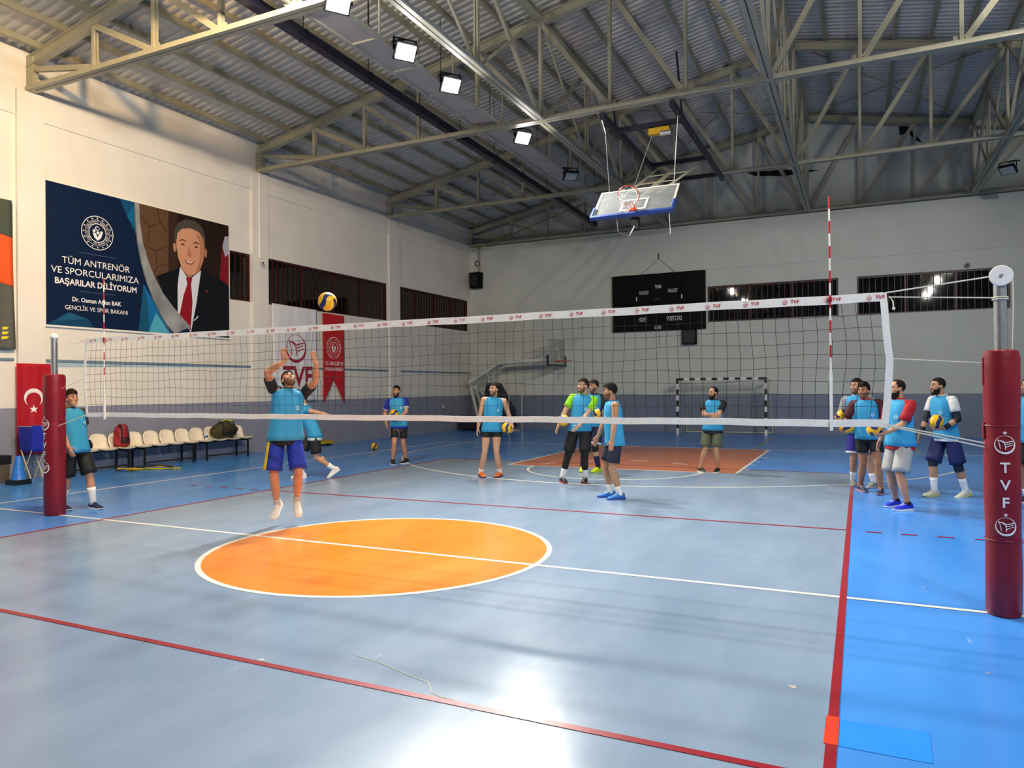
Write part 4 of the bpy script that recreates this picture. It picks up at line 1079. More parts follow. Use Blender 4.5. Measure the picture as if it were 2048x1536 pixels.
t = thing('waste_bin', 'dark waste bin at the left edge under the banner', 'bin', (-10.05,1.78,0)); MB().prism([(-.14,0),(.14,0),(.17,.36),(-.17,.36)], frame((0,.15,0),(1,0,0),(0,0,1)), .3).build('bucket', mat('bin_beige', '#5F564A', .6), t); MB().box((-.18,-.17,.36),(.18,.17,.52)).build('liner', M_black, t)
t = thing('agility_ladder', 'folded yellow and black agility ladder lying on the floor', 'ladder', (-9.2,4.45,0))
ysl = mat('slat_yellow', '#D8C41A', .45)
for k, (x0, y0, x1, y1) in enumerate(((-.45,-.25,.35,.45), (-.40,-.30,.42,.40), (-.5,-.05,.1,.5), (.05,-.40,-.45,-.42), (.15,-.34,-.4,-.52))):
    MB().bar((x0,y0,.012+.016*k),(x1,y1,.012+.016*k), .045, .014).build('slat', ysl, t)
MB().tube([(-.3,-.3,.05),(-.05,-.1,.10),(.0,.05,.09),(.1,.15,.10),(.3,.3,.06)], .025, 6).build('strap', M_black, t); MB().tube([(-.55,-.45,.02),(-.3,-.42,.06),(-.1,-.3,.08)], .014, 6).build('strap', mat('strap_red', '#9A2B22', .6), t)
t = thing('low_beam', 'long low yellow beam lying against the left wall', 'beam', (-10.2,10.95,0)); MB().box((-.10,-.62,.05),(.10,.62,.15)).build('plank', mat('beam_yellow', '#B79A1E', .5, var=.12), t)
for y in (-.5, .5): MB().box((-.09,y-.04,0),(.09,y+.04,.05)).build('foot', M_black, t)
t = thing('wall_switch', 'small white switch plate low on the far left wainscot', 'switch', (-10.33,18.6,1.0)); MB().box((-.01,-.05,-.06),(.03,.05,.06)).build('plate', M_wprint, t); MB().box((.03,-.02,-.03),(.04,.02,.03)).build('rocker', M_galv, t)

# ================================================================== PEOPLE
M_vest = mat('vest_cyan', '#2F97C6', .75, var=.06, scale=7, bump=.9, bscale=13, stretch=(1,1,.45))
M_emb = mat('vest_emblem', '#A9DCF0', .7)
def remesh(mb, voxel, smooth=3, name='body', m=None):
    me = mb.mesh('tmp'); o = bpy.data.objects.new('tmp', me); COL.objects.link(o)
    r = o.modifiers.new('r', 'REMESH'); r.mode = 'VOXEL'; r.voxel_size = voxel; r.use_smooth_shade = True
    s = o.modifiers.new('s', 'SMOOTH'); s.factor = .5; s.iterations = smooth
    dg = bpy.context.evaluated_depsgraph_get(); dg.update()
    out = bpy.data.meshes.new_from_object(o.evaluated_get(dg))
    bpy.data.objects.remove(o); bpy.data.meshes.remove(me)
    out.name = name; out.materials.clear()
    if m: out.materials.append(m)
    out.polygons.foreach_set('use_smooth', [True]*len(out.polygons))
    return out
def ik(a, b, l1, l2, hint):
    d = b-a; L = d.length
    if L > (l1+l2)*.999: b = a+d*((l1+l2)*.999/L); d = b-a; L = d.length
    u = d.normalized(); x = (l1*l1-l2*l2+L*L)/(2*L); h = math.sqrt(max(0, l1*l1-x*x))
    p = (hint-a); p = p-u*p.dot(u)
    if p.length < 1e-4: p = Vector((0,1,0))-u*u.y
    return a+u*x+p.normalized()*h, b
def limb(mb, a, b, radii, n=14, bow=None):
    k = len(radii)
    mb.tube([a.lerp(b, i/(k-1)) for i in range(k)], list(radii), n)
    mb.ball(a, radii[0], 14, 10); mb.ball(b, radii[-1], 14, 10)
def cover(a, b, t0, t1, r0, r1, n=18, mid=None):
    """cloth tube round a limb between fractions t0..t1"""
    pts = [a.lerp(b, t0+(t1-t0)*i/5) for i in range(6)]
    rr = [r0+(r1-r0)*i/5 for i in range(6)]
    if mid: rr = [r0+(mid-r0)*min(1, i/2.5) if i < 3 else mid+(r1-mid)*(i-2.5)/2.5 for i in range(6)]
    return MB().tube(pts, rr, n)
def build_hand(mb, w, d, pn, s, side, curl, spread=0.0):
    """w wrist, d finger direction, pn palm normal; side +1 right / -1 left"""
    d = d.normalized(); pn = (pn-d*pn.dot(d)).normalized(); x = d.cross(pn).normalized()*1.0
    tx = x*side if True else x                                     # toward the thumb
    L = .092*s
    rings = []
    for f, wd, th in ((-.12,.024,.020),(.15,.031,.018),(.55,.040,.016),(.95,.041,.013),(1.05,.034,.010)):
        c = w+d*L*f
        rings.append([c+x*wd*s*math.cos(a)+pn*th*s*math.sin(a) for a in [2*PI*k/12 for k in range(12)]])
    mb.loft(rings)
    for k, (off, ln) in enumerate(((.029,.070),(.010,.080),(-.010,.074),(-.029,.058))):
        b = w+d*L*.96+tx*off*s; dd = (d+tx*off*8*spread).normalized()
        pts = [b-dd*.012*s]; cur = b; ang = 0
        for q in range(3):
            ang += curl*(.6 if q == 0 else .9)
            v = dd*math.cos(ang)+pn*math.sin(ang)
            cur = cur+v*ln*s*(.42,.32,.26)[q]; pts.append(cur)
        mb.tube([pts[0], b]+pts[1:], [.0098*s,.0098*s,.0094*s,.0088*s,.0076*s], 8); mb.ball(pts[-1], .0078*s, 8, 6)
    b = w+d*L*.22+tx*.026*s
    v1 = (d*.6+tx*.75+pn*.25).normalized(); v2 = (d*.85+tx*.25+pn*(.3+.4*curl)).normalized()
    p1 = b+v1*.040*s; p2 = p1+v2*.050*s
    mb.tube([b-v1*.01*s, b, p1, p2], [.013*s,.013*s,.0108*s,.0088*s], 8); mb.ball(p2, .009*s, 8, 6); mb.ball(p1, .0108*s, 8, 6)

HAIRC = {'black': '#17120F', 'dark': '#211812', 'brown': '#2E2018'}
def person(name, sp):
    root = thing('person', sp['label'], 'person', (*sp['root'], sp.get('z', 0)), math.radians(sp['head']-90), group=sp.get('group'))
    h = sp['h']; s = h/1.78; V = Vector
    skin = mat('skin_'+sp.get('skin','#B9805F').lstrip('#'), sp.get('skin','#B9805F'), .5, var=.06, scale=14)
    add = lambda mb, nm, m_, par=None, sm='all': mb.build(nm, m_, par or root, sm)
    # ---- skeleton
    P = V(sp['pel']); P.z = sp.get('pz', .925*s)
    N = P+(V(sp['neck'])-P).normalized()*.57*s
    hc = N+(V((0,.035,.155))*s if 'hoff' not in sp else V(sp['hoff'])*s)
    cy = math.radians(sp.get('chest', 0)); py = math.radians(sp.get('pelvis', 0))
    rv = lambda a: V((math.cos(a), math.sin(a), 0))
    ax = (N-P).normalized()
    def tor(z):
        t = (z-.93)/.57
        c = P+(N-P)*t if t > 0 else P+V((0,0,(z-.93)*s))
        a = ax if t > .15 else V((0,0,1)).lerp(ax, max(0, t/.15))
        r = rv(py).lerp(rv(cy), min(1, max(0, t*1.3)))
        r = (r-a*r.dot(a)).normalized(); f = a.cross(r)
        return c, r, f
    def ring(z, rx, ry, yo=0.0, n=32, pw=2.4, fold=0.0, ph=0.0, k=(7,11)):
        c, r, f = tor(z); out = []
        for i in range(n):
            a = 2*PI*i/n; ca, sa = math.cos(a), math.sin(a)
            q = (abs(ca)**pw+abs(sa)**pw)**(-1/pw)
            q *= 1+fold*(math.sin(k[0]*a+ph)+.7*math.sin(k[1]*a+2.1*ph+z*6)+.4*math.sin(3*a-z*9))
            out.append(c+r*rx*s*q*ca+f*(ry*q*sa+yo)*s)
        return out
    bw = sp.get('build', 1.0)
    sh = {}; c0, r0, f0 = tor(1.44)
    for sd, k in (('R',1), ('L',-1)):
        up = sp.get('raise'+sd, 0.0)
        sh[sd] = c0+r0*k*.192*s*min(1.08,bw)+ax*up*s-f0*.01*s
    hip = {}; c1, r1, f1 = tor(.91)
    for sd, k in (('R',1), ('L',-1)): hip[sd] = c1+r1*k*.092*s
    ua, fa, tl, sl = .285*s, .25*s, .435*s, .41*s
    E, Wr, K, A = {}, {}, {}, {}
    hold = sp.get('hold', '')
    ballp = V(sp['ball']) if 'ball' in sp else None
    HD = {}
    for sd, k in (('R',1), ('L',-1)):
        w_ = V(sp[sd+'w']); e_ = V(sp[sd+'e'])
        if sd in hold and ballp is not None:
            c = (w_-ballp).normalized()
            if sd+'c' in sp: c = V(sp[sd+'c']).normalized()
            fd = V(sp[sd+'d']) if sd+'d' in sp else (ballp-e_)
            fd = (fd-c*fd.dot(c)).normalized()
            w_ = ballp+c*.122-fd*.075*s
            HD[sd] = (fd, -c, .42, .25)
        E[sd], Wr[sd] = ik(sh[sd], w_, ua, fa, e_)
        if sd not in HD:
            fd = (Wr[sd]-E[sd]).normalized()
            if sd+'d' in sp: fd = V(sp[sd+'d']).normalized()
            pn = V(sp[sd+'n']) if sd+'n' in sp else (-r0*k*.8+f0*-.3+V((0,0,.0)))
            HD[sd] = (fd, pn, sp.get('curl', .28), sp.get('spread', .1))
        a_ = V(sp[sd+'a']); lift = a_.z if a_.z > .001 else 0.0
        ft = sp.get(sd+'f', (8*(-k), 0))                           # foot yaw, pitch (toe down +)
        fy, fp = math.radians(ft[0]), math.radians(ft[1])
        fwd = V((-math.sin(fy)*math.cos(fp), math.cos(fy)*math.cos(fp), -math.sin(fp)))
        if 'abs' in sp.get('feetmode', '') or lift > .05: ank = V((a_.x, a_.y, a_.z))
        else: ank = V((a_.x, a_.y, .088*s))-V((fwd.x, fwd.y, 0)).normalized()*.045*s
        kh = hip[sd].lerp(ank, .5)+fwd*.3+V((0,0,.1))+r1*k*sp.get('kneeout', .02)
        if sd+'k' in sp: kh = hip[sd].lerp(ank, .5)+V(sp[sd+'k'])
        K[sd], A[sd] = ik(hip[sd], ank, tl, sl, kh)
        HD['f'+sd] = (fwd, fp)
    # ---- body: one continuous surface
    mb = MB()
    mb.loft([ring(z, rx*bw, ry*bw, yo) for z, rx, ry, yo in ((.84,.10,.085,0),(.88,.150,.105,-.005),(.95,.158,.112,-.005),(1.04,.142,.102,0),(1.12,.138,.098,.005),(1.22,.150,.106,.006),(1.32,.162,.112,.004),(1.39,.165,.105,0),(1.44,.150,.085,-.005),(1.475,.10,.07,-.008),(1.51,.062,.060,-.004))])
    for sd in 'RL':
        limb(mb, sh[sd].lerp(c0, .55), sh[sd], [.062*s,.064*s,.060*s])
        limb(mb, sh[sd], E[sd], [.058*s*bw,.054*s*bw,.050*s*bw,.046*s,.040*s])
        limb(mb, E[sd], Wr[sd], [.040*s,.044*s,.041*s,.034*s,.027*s])
        fd, pn, cu, spr = HD[sd]
        build_hand(mb, Wr[sd], fd, pn, s, 1 if sd == 'R' else -1, cu, spr)
        limb(mb, hip[sd], K[sd], [.090*s*bw,.088*s*bw,.078*s,.066*s,.056*s])
        limb(mb, K[sd], A[sd], [.055*s,.057*s,.059*s,.050*s,.041*s,.036*s])
        kk = (A[sd]-K[sd]).normalized(); bkv = (K[sd]-hip[sd].lerp(A[sd], .5)); bkv = -bkv.normalized() if bkv.length > .01 else V((0,-1,0))
        mb.ball(K[sd].lerp(A[sd], .30)+bkv*.018*s, (.048*s,.048*s,.085*s), 12, 10)
        fw_, fp = HD['f'+sd]; uf_ = fw_.cross(V((0,0,1))).cross(fw_).normalized(); mb.tube([A[sd], A[sd]-uf_*.050*s+fw_*.05*s], [.035*s,.028*s], 10)
    # head
    Hm = Matrix.Translation(hc) @ Matrix.Rotation(math.radians(sp.get('hyaw',0)), 4, 'Z') @ Matrix.Rotation(math.radians(sp.get('hpitch',0)), 4, 'X') @ Matrix.Rotation(math.radians(sp.get('hroll',0)), 4, 'Y') @ Matrix.Scale(s*1.0, 4)
    hR = Hm.to_3x3()
    def hb(c, r, n=16, m=12): mb.ball(Hm @ V(c), r, n, m, rot=hR)
    hb((0,-.012,.030), (.076,.098,.086), 20, 14)
    def hring(z, rx, y0, y1, n=20):
        c = (y0+y1)/2; ry = (y1-y0)/2
        return [Hm @ V((rx*math.cos(a), c+ry*math.sin(a), z)) for a in [2*PI*k/n for k in range(n)]]
    mb.loft([hring(.055,.066,-.06,.078), hring(.02,.070,-.06,.086), hring(-.02,.069,-.055,.084), hring(-.055,.062,-.045,.084), hring(-.085,.052,-.03,.082), hring(-.110,.036,.0,.075), hring(-.120,.018,.03,.062)])
    tb = lambda pts, rr: mb.tube([Hm @ V(p) for p in pts], [q*s for q in rr], 8)
    tb([(0,.080,.022),(0,.094,-.004),(0,.104,-.026),(0,.092,-.038)], [.008,.010,.014,.010]); hb((-.012,.090,-.032), (.008,.010,.008), 8, 6); hb((.012,.090,-.032), (.008,.010,.008), 8, 6)
    tb([(-.052,.066,.030),(-.025,.083,.034),(.025,.083,.034),(.052,.066,.030)], [.008,.011,.011,.008])
    tb([(-.022,.078,-.062),(0,.087,-.060),(.022,.078,-.062)], [.006,.009,.006]); tb([(-.018,.078,-.072),(0,.085,-.073),(.018,.078,-.072)], [.006,.008,.006])
    hb((0,.068,-.102), (.022,.018,.018), 10, 8)
    for k in (-1, 1):
        hb((k*.050,.058,-.012), (.020,.022,.022), 10, 8); hb((k*.078,-.008,-.008), (.010,.020,.032), 10, 8)
    tb([(0,-.028,.0),(0,-.022,-.07)], [.058,.054]); mb.tube([Hm @ V((0,-.022,-.06)), N+(hc-N)*.1, N-ax*.06*s], [.054*s,.055*s,.062*s], 14)
    put('body', remesh(mb, .0078*s, 3, 'body', skin), root)
    # ---- face details, hair, beard
    hcol = HAIRC[sp.get('hair','black')]; M_hair = mat('hair_'+sp.get('hair','black'), hcol, .75, var=.4, scale=60, bump=.9, bscale=110, spec=.2)
    for k in (-1, 1):
        m = MB(); m.ball(Hm @ V((k*.031,.0815,.012)), (.0125*s,.008*s,.0065*s), 10, 8, rot=hR); add(m, 'eye', mat('eye_white', '#9A9088', .3))
        m = MB(); m.ball(Hm @ V((k*.030,.0865,.012)), (.0075*s,.0055*s,.0068*s), 8, 6, rot=hR); add(m, 'iris', mat('iris_dark', '#1A100B', .2))
        m = MB(); m.tube([Hm @ V(p) for p in ((k*.050,.073,.033),(k*.034,.0875,.040),(k*.014,.091,.034))], [.0035*s,.0055*s,.0045*s], 6); add(m, 'eyebrow', M_hair)
    style = sp.get('style', 'short')
    m = MB(); nu, nv = 36, 20; vs = []; keep = []
    top = {'short':.015,'quiff':.019,'bald':.005,'buzz':.007,'thick':.026}[style]
    for j in range(nv+1):
        th_ = PI*j/nv*.80
        for i in range(nu):
            a = 2*PI*i/nu
            d = V((math.sin(th_)*math.cos(a), math.sin(th_)*math.sin(a), math.cos(th_)))
            b = top*max(.22, d.z*1.05)*(1+.5*(random.random()-.5))+.003
            if style in ('quiff','thick'): b += .012*max(0, d.y+.2)*max(0, d.z)*2.0
            p = V((d.x*(.0785+b*.7), d.y*(.101+b)-.012, d.z*(.088+b)+.030))
            vs.append(p)
    fs = []
    for j in range(nv):
        for i in range(nu):
            q = (j*nu+i, (j+1)*nu+i, (j+1)*nu+(i+1)%nu, j*nu+(i+1)%nu)
            c = sum((vs[x] for x in q), V())/4
            y = c.y
            if style == 'bald': hl = .105 if y > -.01 else (.105-(-.01-y)*3.4 if y > -.05 else -.05)
            else: hl = .072+(.006 if style == 'buzz' else 0) if y > .045 else (.072-(.045-y)*1.9 if y > .0 else (.004 if y > -.03 else .004-(-.03-y)*1.2))
            if style == 'bald' and abs(c.x) > .052 and y < .03: hl = min(hl, .012)
            if c.z > hl: fs.append(q)
    m.add([Hm @ p for p in vs], fs)
    hm = m.mesh('hair', M_hair, 'all'); put('hair', hm, root)
    if sp.get('beard', 1):
        dens = sp['beard'] if sp.get('beard') else 1
        m = MB(); e = .002+.005*(dens-1)
        M_beard = M_hair if dens > 1 else mat('stubble_'+sp.get('skin','#B9805F').lstrip('#'), '#6B4B39', .7, var=.3, scale=120)
        jr = [(-.020,.0705,-.052,.080),(-.045,.0665,-.048,.0855),(-.066,.060,-.04,.0865),(-.088,.053,-.03,.086),(-.110,.039,.0,.081),(-.124,.022,.025,.068)]
        n = 40; vs = []
        for z, rx, y0, y1 in jr:
            c = (y0+y1)/2; ry = (y1-y0)/2
            vs += [V(((rx+e)*math.cos(2*PI*k/n), c+(ry+e)*math.sin(2*PI*k/n), z-e)) for k in range(n)]
        fs = []
        for j in range(len(jr)-1):
            for i in range(n):
                q = (j*n+i, j*n+(i+1)%n, (j+1)*n+(i+1)%n, (j+1)*n+i); c = sum((vs[x] for x in q), V())/4
                if c.y < .0: continue
                if c.y > .040 and c.z > -.050: continue
                if abs(c.x) < .030 and c.z > -.086: continue
                fs.append(q)
        fs.append(tuple((len(jr)-1)*n+k for k in range(n)))
        m.add([Hm @ p for p in vs], fs); put('beard', m.mesh('beard', M_beard, 'all'), root)
        m = MB(); m.tube([Hm @ V(p) for p in ((-.030,.074,-.062),(-.016,.087,-.050),(0,.091,-.047),(.016,.087,-.050),(.030,.074,-.062))], [.004*s,.0055*s,.005*s,.0055*s,.004*s], 6); add(m, 'moustache', M_beard)
    # ---- vest
    zh = sp.get('hem', .84); ph = random.random()*6
    vr = [(1.514,.076,.072,0,-.004),(1.506,.092,.082,0,-.004),(1.494,.124,.092,0,-.004),(1.476,.152,.098,0,-.002),(1.45,.170,.108,.001,0),(1.41,.177,.122,.003,0),(1.35,.178,.132,.005,.004),(1.27,.176,.136,.007,.006),(1.18,.176,.134,.010,.006),(1.08,.178,.134,.014,.004),(.98,.186,.138,.018,0),(zh+.06,.196,.144,.024,0),(zh,.201,.148,.028,0),(zh-.004,.188,.136,.02,0)]
    vw = sp.get('vestw', 1.0)*bw
    vest = add(MB().loft([ring(z, rx*vw, ry*vw, yo, 64, 2.3, fo, ph+z*1.5, (6,10)) for z, rx, ry, fo, yo in reversed(vr)]), 'vest', M_vest)
    cE, rE, fE = tor(1.27); ang = math.radians(90+30)
    pE = cE+rE*.178*s*vw*math.cos(ang)*1.04+fE*(.134*vw*math.sin(ang)*1.06+.006)*s
    nE = (rE*math.cos(ang)*.134+fE*math.sin(ang)*.178).normalized()
    tE = V((0,0,1)).cross(nE).normalized(); fmE = Matrix((tE, nE.cross(tE), nE)).transposed().to_4x4(); fmE.translation = pE+nE*.010*s
    m = MB(); m.ring2((0,0), .024*s, .030*s, fmE, .002, 20); m.ring2((0,0), .012*s, .020*s, fmE, .002, 16); add(m, 'emblem', M_emb, vest, False)
    # ---- shirt under it
    if sp.get('shirt'):
        col = sp['shirt']; M_sh = mat('shirt_'+col.lstrip('#'), col, .75, var=.08, scale=10, bump=.8, bscale=16); m = MB()
        m.loft([ring(z, rx*bw, ry*bw, yo) for z, rx, ry, yo in ((1.40,.168,.112,0),(1.45,.158,.098,0),(1.485,.112,.088,-.004),(1.515,.080,.076,-.004),(1.527,.074,.071,-.004),(1.515,.064,.062,-.004))])
        if sp.get('tail'): add(MB().loft([ring(z, rx*bw, ry*bw, 0, 40, 2.3, .015, ph) for z, rx, ry in ((zh-sp['tail'],.184,.134),(zh-sp['tail']+.01,.192,.140),(zh+.05,.188,.138))]), 'shirt_hem', M_sh)
        shirt = add(m, 'shirt', M_sh)
        for sd in 'RL':
            sf = sp.get('sleeve', .62)
            col2 = sp.get('sleevecol'); ms = mat('shirt_'+col2.lstrip('#'), col2, .75, var=.1, scale=10) if col2 else M_sh
            k = 1 if sd == 'R' else -1
            d = (E[sd]-sh[sd]).normalized()
            m = MB().tube([sh[sd].lerp(c0, .5)+ax*.004*s, sh[sd]], [.060*s,.0645*s], 20)
            m.tube([sh[sd].lerp(E[sd], sf*q) for q in (0,.15,.35,.7,1.0)], [.0645*s,.066*s*bw,.068*s*bw,.068*s*bw,.070*s*bw], 20); m.ball(sh[sd], .0645*s, 18, 14); add(m, 'sleeve', ms, shirt)
            if sp.get('cuff'): add(cover(sh[sd], E[sd], sf-.06, sf+.01, .0695*s, .0705*s), 'cuff', mat('cuff_'+sp['cuff'].lstrip('#'), sp['cuff'], .7), shirt)
    # ---- shorts
    col = sp['shorts']; M_so = mat('shorts_'+col.lstrip('#'), col, .7, var=.08, scale=8, bump=.9, bscale=14, stretch=(1,1,.5))
    ln, wd = sp.get('short_len', .75), sp.get('short_w', 1.25)
    m = MB(); m.loft([ring(z, rx*bw, ry*bw, -.004, 36, 2.4, .004, ph) for z, rx, ry in ((.82,.120,.105),(.845,.155,.116),(.90,.172,.124),(.96,.168,.122),(1.03,.156,.110),(1.04,.146,.100))])
    shorts = add(m, 'shorts', M_so)
    for sd, k in (('R',1), ('L',-1)):
        a, b = hip[sd], K[sd]; pts = []; rr = []
        for i in range(9):
            t = -.06+(ln+.06)*i/8; pts.append(a.lerp(b, t)+r1*k*(.0 if i == 0 else .006)*s)
            rr.append(s*(.086*bw+(.084*wd-.088)*i/8 if wd < 1.1 else (.082+.016*min(1, i/2.5))*bw+.030*(wd-1)*i/8))
        m = MB(); rg = []
        dv = (b-a).normalized(); xr = (r1-dv*r1.dot(dv)).normalized(); yf = xr.cross(dv)
        for i, (p, q) in enumerate(zip(pts, rr)):
            rg.append([p+(xr*math.cos(t_)*q*.97+yf*math.sin(t_)*q)*(1+(.028*i/8 if wd > 1.1 else 0)*math.sin(5*t_+ph+i*.3)) for t_ in [2*PI*z_/28 for z_ in range(28)]])
        m.loft(rg); add(m, 'short_leg', M_so, shorts)
        if sp.get('hemband'): add(cover(a+r1*k*.006*s, b+r1*k*.006*s, ln-.06, ln+.006, rr[-1]*1.03, rr[-1]*1.04, 24), 'hem_band', mat('hem_'+sp['hemband'].lstrip('#'), sp['hemband'], .7), shorts)
        if sp.get('stripe') and sd in sp['stripe'][1]:
            for dx in (-.016, 0, .016):
                m = MB(); line_ = []
                for i in range(8):
                    c = pts[i+1]; out = (xr*k*.85+yf*(.45+dx*14)).normalized()
                    line_.append(c+out*(rr[i+1]*1.02+.002))
                m.tube(line_, .0075*s, 6); add(m, 'stripe', mat('stripe_'+sp['stripe'][0].lstrip('#'), sp['stripe'][0], .6), shorts)
    # ---- extras on the limbs
    for nm, colr, limbn, t0, t1, q0, q1 in sp.get('extra', ()):
        sd = limbn[0]; a, b, r = {'thigh': (hip[sd], K[sd], .08), 'shank': (K[sd], A[sd], .052), 'fore': (E[sd], Wr[sd], .04), 'upper': (sh[sd], E[sd], .05)}[limbn[1:]]
        add(cover(a, b, t0, t1, q0*s, q1*s), nm, mat('cloth_'+colr.lstrip('#'), colr, .7, var=.08))
    # ---- socks and shoes
    for sd in 'RL':
        c_s, t0 = sp.get('socks', ('#EDEDEA', .62)); fw_ = HD['f'+sd][0]; uf_ = fw_.cross(V((0,0,1))).cross(fw_).normalized()
        sr = {True: .050, False: .044}[t0 < .7]
        add(cover(K[sd], A[sd], t0, 1.06, (.0615 if t0 < .45 else sr+.003)*s, .042*s).tube([A[sd], A[sd]-uf_*.055*s+fw_*.03*s], [.042*s,.036*s], 14), 'sock', mat('sock_'+c_s.lstrip('#'), c_s, .85, var=.04))
        fw_, fp = HD['f'+sd]
        up_c, so_c, la_c = sp.get('shoes', ('#16233F', '#E8E8E6', '#20304F'))
        M_u = mat('shoe_'+up_c.lstrip('#'), up_c, .55, var=.12, scale=40, bump=.2, bscale=120)
        xr = fw_.cross(V((0,0,1))).normalized(); upf = xr.cross(fw_).normalized()
        org = A[sd]-upf*.086*s
        Fp = lambda x, y, z: org+xr*x*s+fw_*y*s+upf*z*s
        sec = [(-.082,.020,.012,.050),(-.072,.031,.004,.088),(-.045,.038,0,.108),(-.01,.040,0,.112),(.03,.042,0,.104),(.07,.045,0,.084),(.11,.0475,0,.068),(.15,.048,0,.056),(.185,.041,.004,.047),(.205,.028,.010,.038),(.214,.012,.016,.028)]
        m = MB(); rg = []
        for y, wd_, zb, zt in sec:
            rr_ = []
            for q in range(16):
                a = 2*PI*q/16; ca, sa = math.cos(a), math.sin(a); pw = 2.6
                g = (abs(ca)**pw+abs(sa)**pw)**(-1/pw)
                zc_, hh = (zb+zt)/2, (zt-zb)/2
                rr_.append(Fp(wd_*g*ca*(1-.22*max(0, sa)), y, zc_+hh*g*sa))
            rg.append(rr_)
        shoe = add(m.loft(rg), 'shoe', M_u)
        m = MB(); rg = []
        for y, wd_, zb, zt in sec:
            w2 = wd_*1.07+.002; top = .026 if y < .1 else .022
            rg.append([Fp(x, y*1.02, z) for x, z in ((-w2*.94,zb*.8-.002),(w2*.94,zb*.8-.002),(w2,top*.6),(w2*.97,top),(-w2*.97,top),(-w2,top*.6))])
        add(m.loft(rg), 'sole', mat('sole_'+so_c.lstrip('#'), so_c, .6), shoe, 40)
        m = MB()
        for y, z in ((.045,.100),(.066,.090),(.086,.081),(.105,.073)): m.tube([Fp(-.026,y-.006,z-.012), Fp(0,y,z+.001), Fp(.026,y-.006,z-.012)], .0042*s, 5)
        add(m, 'laces', mat('lace_'+la_c.lstrip('#'), la_c, .7), shoe)
    if 'collarcol' in sp and not sp.get('shirt'):
        add(MB().tube(ring(1.512, .078, .073, -.004, 24), .007*s, 6, closed=True), 'collar', mat('collar_'+sp['collarcol'].lstrip('#'), sp['collarcol'], .7), vest)
    if ballp is not None:
        wp = root.matrix_basis @ ballp if False else Matrix.Translation((*sp['root'],0)) @ Matrix.Rotation(math.radians(sp['head']-90), 4, 'Z') @ ballp
        ball(wp, tuple(sp.get('ballrot', (.4,.3,.2))), sp['balllabel'])
    return root
